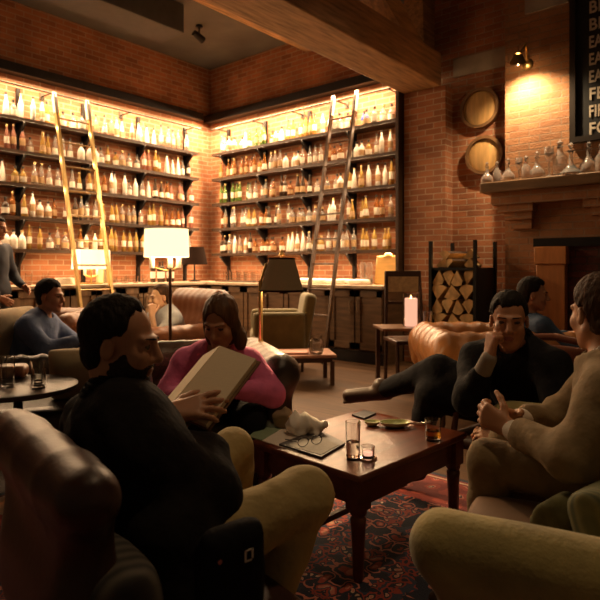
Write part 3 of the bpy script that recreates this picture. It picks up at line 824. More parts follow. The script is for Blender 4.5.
# ---- far leather armchairs round the man in grey
chesterfield('leather_armchair', 'brown leather armchair in which the man in the grey shirt sits', -1.22, 5.35, (-.75, -.65), m_leab, .92, .85, .67, .11, back=.98)
chesterfield('leather_armchair', 'brown leather armchair with pale seams beyond the man in blue, partly hidden', -2.38, 5.55, (-.2, -.97), m_leab, .85, .75, .77, .10)
# ---- beige armchair of the man in blue
t = at('armchair', 'beige upholstered armchair of the man in the blue sweater', 'armchair', -1.93, 4.20, 0, face=(1, -.05))
S = SDF(); S.rbox((0, -.24, .55), (.33, .08, .33), .07); S.build('backrest', m_beige, t, res=.025)
S = SDF(); S.rbox((0, .10, .33), (.31, .34, .11), .05); S.build('seat', m_beige, t, res=.025)
for s in (-1, 1):
    S = SDF(); S.rbox((s*.33, .08, .42), (.05, .33, .16), .045); S.build('arm', m_beige, t, res=.025)
    for y in (-.2, .38): MB().lathe([(.015, 0), (.024, .24)], 10, (s*.28, y, 0)).build('leg', m_dkwood, t)
# ---- green armchair by the brass lamp
t = at('armchair', 'olive green low armchair with tall slanted back near the dark ladder', 'armchair', -.20, 6.62, 0, face=(-1, -.12))
S = SDF(); S.rbox((0, -.25, .56), (.27, .07, .33), .05, B=frame((0, 1, .18))); S.build('backrest', m_green, t, res=.025)
S = SDF(); S.rbox((0, .08, .33), (.27, .30, .14), .05); S.build('seat', m_green, t, res=.025)
for s in (-1, 1):
    S = SDF(); S.rbox((s*.28, .07, .44), (.05, .30, .25), .05); S.build('arm', m_green, t, res=.025)
    for y in (-.2, .32): MB().lathe([(.014, 0), (.022, .20)], 10, (s*.23, y, 0)).build('leg', m_dkwood, t)
# ---- dark leather channel chair and cushion at the left
t = at('leather_chair', 'dark leather channelled chair behind the round side table at the left', 'chair', -1.47, 3.42, 0, face=(.25, -.97))
S = SDF(); S.cone((-.28, -.18, .56), (.28, -.18, .56), .075).rbox((0, -.19, .36), (.33, .06, .20), .05, k=.04)
def chan2(x, y, z): return (.016*np.abs(np.sin(x*PI/.12))-.008+0*y+0*z).astype(np.float32)
S.build('backrest', m_leak, t, res=.016, disp=chan2)
S = SDF(); S.rbox((0, .14, .33), (.31, .32, .10), .06); S.build('seat', m_leak, t, res=.022)
for s in (-.26, .26):
    for y in (-.15, .38): MB().lathe([(.014, 0), (.022, .24)], 10, (s, y, 0)).build('leg', m_dkwood, t)
cushion('plump beige cushion on the dark channelled chair behind the reading man', -1.27, 3.22, .44, m_beige, .15, (.25, -.97), .3)

# ---- black-jacket man's wooden armchair
t = at('wooden_armchair', 'dark bent-wood armchair with red-brown back under the man in the black jacket', 'chair', 1.07, 2.72, 0, face=(-.75, -.65))
S = SDF(); S.rbox((0, .03, .355), (.25, .25, .035), .03); S.build('seat', m_lea, t, res=.018)
m_rb = M('red brown wood', (.16, .05, .022), .3, var=.3, scale=5, coat=.3)
for s in (-1, 1):
    MB().tube([(s*.23, .24, .008), (s*.235, .23, .34), (s*.25, .16, .52), (s*.27, -.05, .55), (s*.26, -.24, .60)], .016, 10).build('arm', m_rb, t)
    MB().tube([(s*.24, -.30, .008), (s*.23, -.22, .36), (s*.25, -.27, .60), (s*.22, -.32, .80)], .018, 10).build('leg', m_rb, t)
    MB().tube([(s*.22, .23, .008), (s*.22, .22, .34)], .018, 10).build('leg', m_rb, t)
S = SDF(); S.rbox((0, -.30, .64), (.21, .018, .15), .018); S.build('backrest', m_rb, t, res=.016)
MB().tube([(-.22, -.32, .80), (0, -.35, .82), (.22, -.32, .80)], .02, 10).build('top_rail', m_rb, t)

# ---- small tables
m_tt = M('table pinkish wood', (.42, .21, .13), .35, var=.2, scale=5)
t = at('low_table', 'low table with pinkish top and dark legs by the olive green chair', 'side table', .05, 5.85, 0, rot=math.radians(8))
MB().box(-.31, .29, -.24, .24, .28, .31).build('tabletop', m_tt, t, bevel=.006)
MB().box(-.27, .25, -.21, .21, .23, .28).build('apron', m_dkwood, t)
for sx in (-.27, .25):
    for sy in (-1, 1): MB().box(sx-.02, sx+.02, sy*.2-.02, sy*.2+.02, 0, .24).build('leg', m_dkwood, t)
S = SDF(); S.rbox((0, 0, .012), (.16, .10, .012), .006); o = S.build('book', M('pink book', (.55, .28, .20), .6), res=.01)
o.location = T(-.07, 5.75, .31); o.rotation_euler = (0, 0, TH); tag(o, 'flat pinkish book on the low table by the green chair', 'book')
o = MB().lathe([(0, 0), (.06, 0), (.075, .03), (.075, .13), (.055, .155), (.06, .185), (.055, .185), (.05, .155), (.068, .13), (.068, .03), (0, .02)], 18, cap=False).build('glass_jar', m_glass)
o.location = T(.165, 5.72, .31); tag(o, 'clear glass jar on the low table by the green chair', 'jar')
t = at('side_table', 'tall thin-legged black side table with lit candle beside the tan leather armchair', 'side table', 1.05, 5.2, 0, rot=.1)
MB().box(-.34, .30, -.2, .2, .62, .645).build('tabletop', M('table worn top', (.16, .075, .035), .3, var=.3), t, bevel=.004)
for (x, y) in ((-.02, -.16), (.26, -.16), (-.30, .16), (.26, .16)): MB().box(x-.018, x+.018, y-.018, y+.018, 0, .62).build('leg', m_dkwood, t)
m_wax = M('candle wax', (.9, .62, .5), .5, var=.05, sss=.3, emit=(1, .50, .32), estr=.55)
t = at('pillar_candle', 'thick glowing pinkish white pillar candle on the black side table', 'candle', *G(411, 326, .645)[:2], .645)
MB().lathe([(.0, 0), (.058, 0), (.058, .25), (.052, .256), (.0, .252)], 24).build('wax', m_wax, t)
MB().lathe([(.003, .250), (.006, .262), (.005, .272), (.001, .285)], 10).build('flame', M('flame', (1, .7, .3), .5, var=0, emit=(1, .62, .25), estr=40), t)
o = MB().lathe([(.072, 0), (.078, .003), (.078, .30), (.075, .30), (.075, .006), (.072, 0)], 28, cap=False).build('candle_glass', m_glass)
# the glass cylinder belongs to the candle holder
o.parent = t
g = G(427.5, 326, .645)
glass('tumbler', tumbler(.047, .135), T(g[0], g[1], .645), 'clear tumbler beside the pillar candle on the black side table', 'glass', None, None, [(.036, .014), (.038, .04)], glassm('water', (.9, .85, .8), .02, 1.))
# ---- caned dark chair behind the candle
t = at('cane_chair', 'dark framed chair with a tan panel back behind the pillar candle', 'chair', 1.12, 5.72, 0, face=(.15, -1))
for s in (-1, 1):
    MB().tube([(s*.20, -.20, 0), (s*.20, -.18, .45), (s*.18, -.24, 1.14)], .02, 8).build('leg', m_dkwood, t)
    MB().tube([(s*.20, .20, 0), (s*.20, .19, .44)], .02, 8).build('leg', m_dkwood, t)
MB().box(-.19, .19, -.255, -.215, 1.09, 1.15).build('top_rail', m_dkwood, t)
MB().box(-.18, .18, -.235, -.215, .80, .83).build('back_rail', m_dkwood, t)
MB().box(-.165, .165, -.235, -.215, .93, 1.09).build('back_panel', M('cane tan', (.50, .33, .16), .6, var=.2, scale=30), t)
MB().box(-.22, .22, -.22, .22, .43, .47).build('seat', m_dkwood, t, bevel=.01)

# ---- log rack and logs
lr = thing('log_rack', 'black steel log rack with tall corner posts beside the brick pier', 'log rack', (-2.61, 5.87, 0))
for x in (-.25, .25):
    for y in (-.27, .27): MB().box(x-.017, x+.017, y-.017, y+.017, 0, 1.47).build('post', m_iron, lr)
MB().box(-.25, .25, -.27, .27, .06, .09).build('bottom_shelf', m_iron, lr)
MB().box(-.25, .25, -.27, .27, 1.155, 1.185).build('top_shelf', m_iron, lr)
MB().box(.235, .250, -.27, .27, .09, 1.155).build('side_panel', m_iron, lr)
MB().box(-.250, -.235, -.27, .27, .09, 1.155).build('side_panel', m_iron, lr)
m_logf = M('split wood face', (.62, .40, .17), .8, var=.3, scale=14, stretch=(1, .3, 1))
m_barkm = M('log bark', (.09, .05, .03), .9, var=.4, scale=30, bump=.6, bscale=40)
rl = random.Random(3)
def log(poly, y0, y1, loc, label, group, rot=0.):
    n = len(poly); m = MB()
    vs = [(x, y0, z) for x, z in poly]+[(x+rl.uniform(-.006, .006), y1, z+rl.uniform(-.006, .006)) for x, z in poly]
    m.add(vs, [tuple(range(n)), tuple(range(2*n-1, n-1, -1))], 0)
    for k in range(n):
        m.add([vs[k], vs[n+k], vs[n+(k+1) % n], vs[(k+1) % n]], [(0, 1, 2, 3)], 1 if k < n-2 else 0)
    o = m.build('split_log', [m_logf, m_barkm]); bm = bmesh.new(); bm.from_mesh(o.data); bmesh.ops.remove_doubles(bm, verts=bm.verts, dist=1e-5); bmesh.ops.recalc_face_normals(bm, faces=bm.faces); bm.to_mesh(o.data); bm.free(); o.data.set_sharp_from_angle(angle=.35)
    o.location = loc; o.rotation_euler = (0, 0, rot)
    return tag(o, label, 'log', group)
def wedge(w, h, flip):
    p = [(-w*.5, -h*.32), (-w*.28, -h*.47), (w*.05, -h*.5), (w*.35, -h*.42), (w*.5, -h*.2), (w*rl.uniform(-.1, .25), h*.5)]
    if flip: p = [(-x, -z) for x, z in p]
    return [(x+rl.uniform(-.008, .008), z+rl.uniform(-.008, .008)) for x, z in p]
rows = 7; zz = .09
for r_ in range(rows):
    nn = 3 if r_ % 2 else 4; hh = (1.15-.09)/rows
    for c_ in range(nn):
        w = .468/nn
        x = -.234+w*(c_+.5)
        log(wedge(w*1.12, hh*1.05, (c_+r_) % 2), -.26+rl.uniform(-.02, .02), .2, (-2.61+x, 5.87, zz+hh*.5),
            f'split firewood log in the rack, row {ORD[rows-1-r_]} from the top, {ORD[c_]} from the left', 'firewood in the rack')
    zz += hh
for k, (x, z, w, a) in enumerate(((-.17, .05, .13, .1), (-.03, .045, .14, -.2), (.12, .05, .13, .25), (-.09, .125, .13, -.1), (.10, .14, .12, .3))):
    log(wedge(w, .10, k % 2), -.22, .2, (-2.61+x, 5.87, 1.185+z), ['split log lying on top of the rack at its left end', 'split log lying on top of the rack, second from the left', 'split log lying on top of the rack at its right end',
        'split log on the upper layer above the rack, left one', 'split log on the upper layer above the rack, right one'][k], 'firewood on top of the rack', a)

# ---- decanters on the mantel
def dec(kind):
    if kind == 0: p = [(.0, 0), (.07, 0), (.085, .03), (.08, .08), (.04, .13), (.02, .16), (.018, .22), (.028, .235), (.012, .24), (.022, .275), (.0, .30)]
    elif kind == 1: p = [(0, 0), (.045, 0), (.05, .02), (.05, .15), (.022, .185), (.018, .22), (.026, .23), (.01, .235), (.024, .26), (0, .285)]
    elif kind == 2: p = [(0, 0), (.04, 0), (.038, .006), (.008, .02), (.008, .12), (.03, .16), (.038, .21), (.035, .25), (.03, .25), (.03, .2), (0, .17)]
    else: p = [(0, 0), (.11, 0), (.115, .02), (.06, .07), (.022, .12), (.018, .22), (.035, .25), (.012, .26), (.03, .30), (0, .335)]
    return MB().lathe(p, 20, cap=False)
m_dec = M('decanter glass', (.95, .90, .84), .12, var=0, trans=.80, ior=1.45)
dl = ['short round decanter at the left end of the mantel', 'square-shouldered decanter, second from the left on the mantel', 'small round decanter, third from the left on the mantel',
      'stemmed glass goblet, fourth from the left on the mantel', 'square-shouldered decanter between two low round ones on the mantel', 'round-bellied decanter below the sconce light on the mantel',
      'tall slim glass goblet left of the wide ship decanter', 'tall square-shouldered bottle decanter beside the ship decanter', 'wide ship-based decanter below the corner of the sign', 'round-bellied decanter at the right frame edge on the mantel', 'slim decanter right of the round one below the sign']
for i, (px, k, s) in enumerate(((487, 0, .8), (497, 1, .85), (508, 0, .85), (519, 2, 1.0), (526, 1, .9), (537, 0, 1.), (549, 2, 1.25), (560, 1, 1.35), (571, 3, 1.0), (589, 0, 1.1), (601, 1, 1.0))):
    kq = (px-300)/FPX; Y = 6.03+.05*(i % 2); d = Y/(.6441*kq+.7649); x = (kq*CT-ST)*d
    o = dec(k).build('goblet' if k == 2 else 'decanter', m_dec); o.scale = (s, s, s); o.location = (x, Y, 2.10)
    tag(o, dl[i], 'goblet' if k == 2 else 'decanter', 'glassware on the mantel')

# ---- floor lamps
t = at('floor_lamp', 'floor lamp with a large glowing cream drum shade and dark pole', 'floor lamp', -1.10, 4.65, 0)
MB().lathe([(.15, 0), (.15, .015), (.03, .03), (.02, .06)], 24).build('base', m_steel, t)
MB().tube([(.03, 0, .03), (.03, 0, 1.30)], .013).build('pole', M('bronze pole', (.10, .05, .025), .4, .7, var=.1), t)
shade_wall(.185, 1.27, .178, 1.50, 48, 1, .8).build('lamp_shade', m_shade, t)
for s in (-.12, .03, .10):
    MB().lathe([(.022, 1.18), (.02, 1.27), (.016, 1.275)], 12, (s, 0, 0)).build('candle_sleeve', m_hook, t)
MB().tube([(-.12, 0, 1.19), (-.03, 0, 1.165), (.03, 0, 1.155), (.10, 0, 1.19)], .006).build('arm', m_brass, t)
t = at('floor_lamp', 'slim brass floor lamp with a dark tapered shade beside the woman in pink', 'floor lamp', -.232, 3.32, 0)
MB().lathe([(.12, 0), (.12, .015), (.03, .03), (.018, .05)], 24).build('base', m_brass, t)
MB().tube([(0, 0, .04), (0, 0, .70)], .012).lathe([(.012, .70), (.026, .72), (.018, .745), (.013, .76)], 16).tube([(0, 0, .74), (0, 0, 1.11)], .013).build('pole', m_brass, t)
MB().tube([(0, 0, 1.10), (.03, 0, 1.20), (.12, 0, 1.235), (.125, 0, 1.25)], .008, 8).build('swing_arm', m_brass, t)
sh = MB().lathe([(.128, 1.045), (.075, 1.235), (.072, 1.235), (.125, 1.045), (.128, 1.045)], 40, (.125, 0, 0), cap=False)
m_dshade = M('brown linen shade', (.030, .015, .006), .95, var=.08, scale=60, spec=.08, emit=(1, .45, .14), estr=.018)
sh.build('lamp_shade', m_dshade, t)
m = MB()
for (r_, z_) in ((.129, 1.047), (.0755, 1.235)): m.lathe([(r_, z_-.006), (r_+.003, z_), (r_, z_+.006), (r_-.006, z_)], 40, (.125, 0, 0), cap=False)
for k, (r_, z_) in enumerate(((.129, 1.047), (.0755, 1.235))): MB().lathe([(r_, z_-.006), (r_+.003, z_), (r_, z_+.006), (r_-.006, z_), (r_, z_-.006)], 40, (.125, 0, 0), cap=False).build('shade_trim', m_shaded, t)
MB().lathe([(.006, 1.235), (.006, 1.25), (.02, 1.255), (.012, 1.27), (.004, 1.29)], 14, (.125, 0, 0)).build('finial', m_brass, t)
MB().lathe([(.004, 1.10), (.024, 1.12), (.028, 1.14), (.012, 1.18)], 14, (.125, 0, 0)).build('bulb', m_bulb, t)

# ---- small round table at the left and what stands on it
LT = G(18, 505, 0)
t = at('round_table', 'small dark round pedestal table with a pale metal foot at the left edge', 'table', LT[0], LT[1], 0)
MB().lathe([(.13, 0), (.135, .012), (.12, .02), (.03, .04), (.022, .06)], 28).build('base', M('pale metal', (.55, .45, .33), .35, .8, var=.1), t)
MB().tube([(0, 0, .05), (0, 0, .57)], .022).build('pole', m_iron, t)
MB().lathe([(.27, .57), (.28, .575), (.28, .595), (.27, .60)], 40).build('tabletop', m_leak, t)
for i, (dx, dy, hh, rr) in enumerate(((-.12, .05, .13, .035), (-.02, -.06, .15, .033), (.08, .04, .11, .036), (.14, -.08, .09, .034))):
    glass('tumbler', tumbler(rr, hh), T(LT[0]+dx, LT[1]+dy, .60), ['clear tumbler on the round table, nearest the left edge', 'tall clear glass in the middle of the round table', 'short clear tumbler at the far side of the round table', 'squat clear tumbler at the right rim of the round table'][i], 'glass', 'glasses on the round table')
o = SDF().rbox((0, 0, .035), (.10, .07, .035), .03).build('leather_pouch', m_leab, res=.012); o.location = T(LT[0]-.14, LT[1]+.17, .60); o.rotation_euler = (0, 0, TH+.3)
tag(o, 'brown leather pouch on the round table at the left edge', 'pouch')
# ================================================================ PEOPLE
def skinm(name, c): return M(name, c, .5, var=.06, scale=30, sss=.12)
m_eye = M('eye', (.05, .03, .02), .2, var=0)
m_lip = M('lips', (.36, .13, .09), .45, var=0)
def head_ops(S, c, B, s=.94, hh=None):
    """head in its own frame: x left, y forward, z up"""
    c = np.asarray(c, float)
    def q(x, y, z): return c+s*(B.T@np.array([x, y, z]))
    e = lambda p, r, k=.02, sub=False: S.ell(q(*p), np.array(r)*s, B, k, sub)
    e((0, -.012, .042), (.074, .096, .086), .03)
    e((0, .036, -.035), (.060, .062, .080), .03)
    S.cone(q(.052, .0, -.055), q(.020, .068, -.096), .016*s, .016*s, .025)
    S.cone(q(-.052, .0, -.055), q(-.020, .068, -.096), .016*s, .016*s, .025)
    e((0, .076, -.098), (.022, .018, .018), .02)
    for t in (-1, 1):
        e((t*.036, .070, -.022), (.026, .022, .028), .02)
        S.cone(q(t*.012, .092, .030), q(t*.046, .078, .030), .010*s, .009*s, .014)
        e((t*.033, .100, .012), (.017, .014, .011), .012, True)
        e((t*.033, .082, .011), (.0125, .0125, .0115), .004)
        e((t*.079, -.008, -.004), (.010, .019, .031), .006)
        e((t*.089, -.003, .003), (.006, .011, .019), .005, True)
        S.cone(q(t*.012, .100, -.030), q(t*.013, .098, -.031), .009*s, .009*s, .008)
    S.cone(q(0, .092, .022), q(0, .116, -.022), .010*s, .013*s, .012)
    e((0, .095, -.056), (.024, .010, .0055), .006)
    e((0, .092, -.067), (.021, .010, .007), .006)
def local_fn(c, B, s, fn):
    c = np.asarray(c, float)
    def g(x, y, z):
        p = [x-c[0], y-c[1], z-c[2]]
        l = [sum(p[j]*B[i][j] for j in range(3))/s for i in range(3)]
        return fn(*l)*s
    return g
def ellf(x, y, z, c, r):
    q = [(x-c[0])/r[0], (y-c[1])/r[1], (z-c[2])/r[2]]
    k0 = np.sqrt(q[0]**2+q[1]**2+q[2]**2); k1 = np.sqrt((q[0]/r[0])**2+(q[1]/r[1])**2+(q[2]/r[2])**2)+1e-6
    return k0*(k0-1)/k1
def hair_short(th=.014, line=.088, seed=0, neck=-.07):
    def fn(x, y, z):
        e = ellf(x, y, z, (0, -.014, .044), (.076+th*.7, .097+th*.8, .088+th))
        e = np.minimum(e, ellf(x, y, z, (0, -.045, -.025), (.062+th*.4, .050+th*.6, .06)))
        # hairline: high at the forehead, down before the ear, round the ear, low at the nape
        hl = np.where(y > .035, line-(np.abs(x) > .052)*np.clip((np.abs(x)-.052)*1.5, 0, .05), np.where(y > .018, .045-.9*(.035-y), np.where(y > -.026, .028, neck)))
        hl = hl+.005*np.sin(x*190+seed)+.004*np.sin(x*83+y*120+seed)
        n = .003*np.sin(x*210+seed)*np.sin(y*180+z*120)+.010*np.clip(1-(z-hl)/.030, 0, 1)*(y > .0)
        return np.maximum(e+n, (hl-z)*.6)
    return fn
def beard(x, y, z):
    e = ellf(x, y, z, (0, .036, -.038), (.0655, .0675, .085))
    e = np.minimum(e, ellf(x, y, z, (0, .078, -.100), (.030, .025, .026)))
    for t in (-1, 1): e = np.minimum(e, ellf(x, y, z, (t*.047, .012, -.058), (.026, .045, .035)))
    side = np.where(y < .045, .018-.5*np.clip(y-.012, 0, 1), -.035-.10*np.clip(y-.045, 0, 1))
    cut = np.maximum(z-side, (-.012-y))
    mouth = ellf(x, y, z, (0, .100, -.061), (.021, .02, .010))
    return np.maximum(np.maximum(e+.002*np.sin(x*300)*np.sin(z*260+y*200), cut*.7), -mouth)
def hand_ops(S, w, d, n, right, curl=(.35, .45, .3), spread=.12, sc=1., thumb=.3, k=.005):
    w = np.asarray(w, float); d = nrm(d); n = np.asarray(n, float); n = nrm(n-d*(n@d)); t = np.cross(d, n)*(1 if right else -1)
    off = (.029, .0095, -.010, -.029); ln = (.072, .080, .074, .058); kn = (.088, .092, .088, .080)
    curls = curl if isinstance(curl[0], (tuple, list)) else (curl,)*4
    for i in range(4):
        o = off[i]*sc; K = w+d*kn[i]*sc+t*o
        S.cone(w+d*.012*sc+t*o*.55, K, .0155*sc, .0118*sc, .014)
        b = spread*(1.5-i)/1.5*.5; dd = nrm(d*math.cos(b)+t*math.sin(b)); p = K; a = 0; r = .0098*sc
        for j, f in enumerate((.45, .30, .25)):
            a += curls[i][j]; v = dd*math.cos(a)+n*math.sin(a); e = p+v*ln[i]*f*sc
            S.cone(p, e, r, r*.9, k); p = e; r *= .9
    p = w+d*.022*sc+t*.020*sc; v = nrm(d*.62+t*.75+n*(.25+thumb*.4)); r = .0125*sc
    for j, L in enumerate((.042, .034, .028)):
        e = p+v*L*sc; S.cone(p, e, r, r*.88, .008); p = e; r *= .88; v = nrm(v+d*.30+n*thumb*.5-t*.15)

def person(label, root, J, face, tor, skin, top, bot, hair, hairm, sex='m', sleeve=1., top_name='jacket', shoem=None, hands=(), beardm=None, collar=None,
           res=.014, fine=.0055, big=.0, fold=.006, extra=None, hs=.94, headup=(0,0,1), hemdrop=.06, shoulder=.058, chin_hair=None, cuff=None, socks=None, tr=1., lapel=False):
    """J: joints as (right, depth, height); builds body (one mesh) with hair, clothes and shoes as children"""
    J = {k: np.asarray(v, float) for k, v in J.items()}
    R0 = np.array([root[0], root[1], 0.])
    t = at('person', label, 'person', root[0], root[1], 0)
    B = frame(face, headup); hc = J['head']
    u = nrm(J['neck']-J['pelvis']); f = np.asarray(tor, float); f = nrm(f-u*(f@u)); l = np.cross(u, f); TB = np.array([l, f, u])
    Lt = np.linalg.norm(J['neck']-J['pelvis'])
    fem = sex == 'f'; w = .88 if fem else 1.
    def torso(S, g):
        S.ell(J['pelvis']+u*.02, (.160+g, .115+g, .12+g), TB, .05)
        S.ell(J['pelvis']+u*Lt*.38+f*.0, (.138*w+g, .105*w+g, .16+g), TB, .06)
        S.ell(J['pelvis']+u*Lt*.70-f*.005, (.158*w+g, .112*w+g, .16+g), TB, .06)
        for s in ('R', 'L'): S.cone(J['neck']-u*.045, J['sh'+s], (.062+g)*w, (shoulder+g)*w, .05)
    S = SDF(); torso(S, 0)
    S.cone(J['neck']-u*.02, hc+B.T@np.array([0, -.022, -.05]), .054*w, .050*w, .03)
    head_ops(S, hc, B, hs)
    for s in ('R', 'L'):
        S.chain([J['sh'+s], J['el'+s], J['wr'+s]], [.048*w, .038*w, .026*w], .03)
        S.chain([J['hip'+s] if 'hip'+s in J else J['pelvis']+l*(.09 if s == 'L' else -.09), J['kn'+s], J['an'+s]], [.080, .054, .034], .04)
        S.cone(J['an'+s], J['to'+s], .034, .026, .03)
    for (s, d, n, kw) in hands: hand_ops(S, J['wr'+s]+nrm(d)*.01, d, n, s == 'R', **kw)
    fz = [(hc, .14, fine)]
    for (s, d, n, kw) in hands: fz.append((J['wr'+s]+nrm(d)*.09, .10, min(fine, .0045)))
    hcB = (hc, B)
    def mf(c):
        p = (c-hc)@B.T/hs; o = np.zeros(len(c), int)
        for tt in (-1, 1): o[((p[:,0]-tt*.033)/.0125)**2+((p[:,2]-.011)/.0065)**2+((p[:,1]-.09)/.02)**2 < 1] = 1
        o[((p[:,0])/.022)**2+((p[:,2]+.0615)/.0115)**2+((p[:,1]-.098)/.012)**2 < 1] = 2
        return o
    S.build('body', [skin, m_eye, m_lip], t, R0, res, fz, matfn=mf)
    # hair
    if hair is not None:
        S = SDF(); S.func(local_fn(hc, B, hs, hair), hc-.2, hc+.2); S.build('hair', hairm, t, R0, .007 if fine < .007 else .010)
    # eyebrows
    S = SDF()
    for tt in (-1, 1): S.cone(hc+hs*(B.T@np.array([tt*.014, .103, .032])), hc+hs*(B.T@np.array([tt*.050, .083, .034])), .004, .003, .002)
    S.build('eyebrows', hairm, t, R0, .004, smooth=0)
    if beardm is not None:
        S = SDF(); S.func(local_fn(hc, B, hs, beard), hc-.2, hc+.2); S.build('beard', beardm, t, R0, .006)
    # top
    S = SDF(); g = .016+big; torso(S, g)
    if hemdrop: S.ell(J['pelvis']-u*hemdrop*.5, (.168+g, .122+g, .10+hemdrop*.5), TB, .05)
    for s in ('R', 'L'):
        sl = sleeve if not isinstance(sleeve, dict) else sleeve[s]
        if sl > .5:
            e = J['el'+s]+(J['wr'+s]-J['el'+s])*((sl-.5)*2-.06)
            S.chain([J['sh'+s], J['el'+s], e], [.052*w+g, .043*w+g*1.1, .029*w+g*.9], .03)
        else:
            e = J['sh'+s]+(J['el'+s]-J['sh'+s])*sl*2; S.cone(J['sh'+s], e, .052*w+g, .046*w+g*1.1, .03)
    if extra: extra(S)
    nb = J['neck']+f*.018+u*.035
    S.ell(nb, (.062*w, .070*w, .05), TB, .012, sub=True)
    S.build(top_name, top, t, R0, res, disp=folds(fold, 36, hc[0]*9))
    if collar is not None:
        S = SDF(); c0 = J['neck']-u*.01; c1 = J['neck']+u*.042+f*.008
        S.cone(c0, c1, .078*w, .064*w, .01); S.ell(c1+u*.03+f*.012, (.056*w, .062*w, .05), TB, .006, sub=True)
        S.cone(c1+f*.09+u*.0, c0+f*.10-u*.05, .012, .034, .02, sub=True)
        S.build('collar', collar, t, R0, .009)
    if lapel:
        S = SDF(); c0 = J['neck']-u*.055-f*.01; c1 = J['neck']+u*.022-f*.012
        S.cone(c0, c1, .112*w, .086*w, .01); S.ell(c1+u*.02+f*.012, (.078*w, .080*w, .06), TB, .006, sub=True)
        S.cone(c1+f*.10, c0+f*.12-u*.08, .02, .05, .02, sub=True)
        S.build('jacket_collar', top, t, R0, .010)
    if cuff is not None:
        for s in cuff[1]:
            S = SDF(); v = nrm(J['wr'+s]-J['el'+s]); S.cone(J['wr'+s]-v*(cuff[2] if len(cuff) > 2 else .045), J['wr'+s]-v*.002, .040 if len(cuff) > 2 else .036, .034); S.build('shirt_cuff', cuff[0], t, R0, .008)
    # trousers
    S = SDF(); S.ell(J['pelvis']+u*.01, (.172, .126, .12), TB, .05)
    for s in ('R', 'L'):
        hp = J['hip'+s] if 'hip'+s in J else J['pelvis']+l*(.09 if s == 'L' else -.09)
        e = J['kn'+s]+(J['an'+s]-J['kn'+s])*.93
        S.chain([hp, J['kn'+s]], [.096*tr, .070*tr], .05); S.chain([J['kn'+s], e], [.070*tr, .052], .03)
    S.build('trousers', bot, t, R0, res, disp=folds(fold*.8, 30, hc[0]*5))
    for s in ('R', 'L'):
        S = SDF(); a, b = J['an'+s], J['to'+s]; v = nrm(b-a); dn = nrm(np.array([0, 0, -1.])-v*(-v[2])) if abs(v[2]) < .95 else np.array([0, 0, -1.])
        S.cone(a+dn*.012-v*.03, b, .042, .034, .02); S.cone(a, a-dn*.03, .041, .043, .02)
        S.rbox((a+b)/2+dn*.034-v*.010, (.034, np.linalg.norm(b-a)/2+.045, .009), .008, B=np.array([np.cross(v, -dn), v, -dn]), k=.012)
        S.build('shoe', shoem or m_shoe, t, R0, .011)
        if socks is not None and s in socks[1]:
            S = SDF(); v2 = nrm(J['kn'+s]-a); S.cone(a+v2*.02, a+v2*.10, .040, .044); S.build('sock', socks[0], t, R0, .01)
    return t, hcB

m_shoe = M('brown shoe leather', (.035, .016, .009), .5, var=.2)
m_black = M('black wool', (.012, .0095, .0095), .9, var=.2, scale=30, bump=0.9, bscale=16, spec=.15)
m_navyd = M('charcoal jacket', (.010, .0095, .011), .85, var=.2, scale=30, bump=0.9, bscale=16, spec=.15)
m_khaki = M('khaki cotton', (.42, .315, .13), .8, var=.12, scale=7, bump=0.9, bscale=16)
m_suit = M('tan suit', (.24, .17, .088), .85, var=.14, scale=20, bump=0.9, bscale=16)
m_suitt = M('tan suit trousers', (.24, .17, .085), .85, var=.14, scale=20, bump=0.9, bscale=16)
m_hairb = M('near black hair', (.012, .008, .005), .75, var=.3, scale=40, bump=.9, bscale=70, stretch=(1, 1, .3), spec=.25)
m_hairbr = M('brown hair', (.055, .024, .010), .7, var=.45, scale=30, bump=.9, bscale=70, stretch=(1, 1, .3), spec=.25)
m_beard = M('dark beard', (.022, .012, .008), .8, var=.3, scale=90, bump=.5, bscale=160)
m_pink = M('pink knit', (.72, .16, .34), .85, var=.12, scale=20, bump=0.7, bscale=22)
m_bluesw = M('blue sweater', (.075, .105, .21), .85, var=.15, scale=18, bump=0.9, bscale=16)
m_grey = M('grey t-shirt', (.34, .34, .35), .85, var=.2, scale=9, bump=0.9, bscale=16)
m_denim = M('blue denim shirt', (.045, .075, .13), .85, var=.2, scale=20, bump=0.9, bscale=16)
m_dktr = M('dark trousers', (.009, .008, .010), .9, var=.2, scale=20, bump=0.9, bscale=16, spec=.15)
m_jean = M('dark jeans', (.03, .035, .055), .85, var=.2, scale=20, bump=0.9, bscale=16, spec=.15)
m_shirtw = M('white shirt', (.78, .70, .60), .8, var=.05)
sk1 = skinm('skin warm', (.50, .25, .135)); sk2 = skinm('skin tan', (.46, .22, .12)); sk3 = skinm('skin light', (.60, .34, .20))

# ---- the reader in black
pTL, pBL, pTR = np.array(P(221, 345, 1.75)), np.array(P(169, 408, 1.60)), np.array(P(257, 359, 1.68))
a = pTL-pBL; b = pTR-pTL; b = b-a*(a@b)/(a@a); n_up = np.cross(b, a); n_up = nrm(n_up)
if n_up[2] < 0: n_up = -n_up
bh = nrm(b)
wR = pBL-a*.16+b*.22+n_up*.040; tip = pBL+a*.30+b*1.0+n_up*.012
J = dict(head=P(119, 345, 1.47), neck=(-.463, 1.44, .815), pelvis=(-.37, 1.37, .50),
         shR=(-.355, 1.31, .745), shL=(-.575, 1.58, .745), elR=(-.225, 1.395, .615), wrR=wR,
         elL=(-.50, 1.86, .655), wrL=(-.33, 1.93, .74), hipR=(-.30, 1.30, .50), hipL=(-.43, 1.46, .50),
         knR=(.015, 1.53, .565), anR=(-.16, 1.46, .10), toR=(-.02, 1.55, .05), knL=(-.225, 1.87, .575), anL=(-.20, 1.96, .10), toL=(-.08, 2.06, .05))
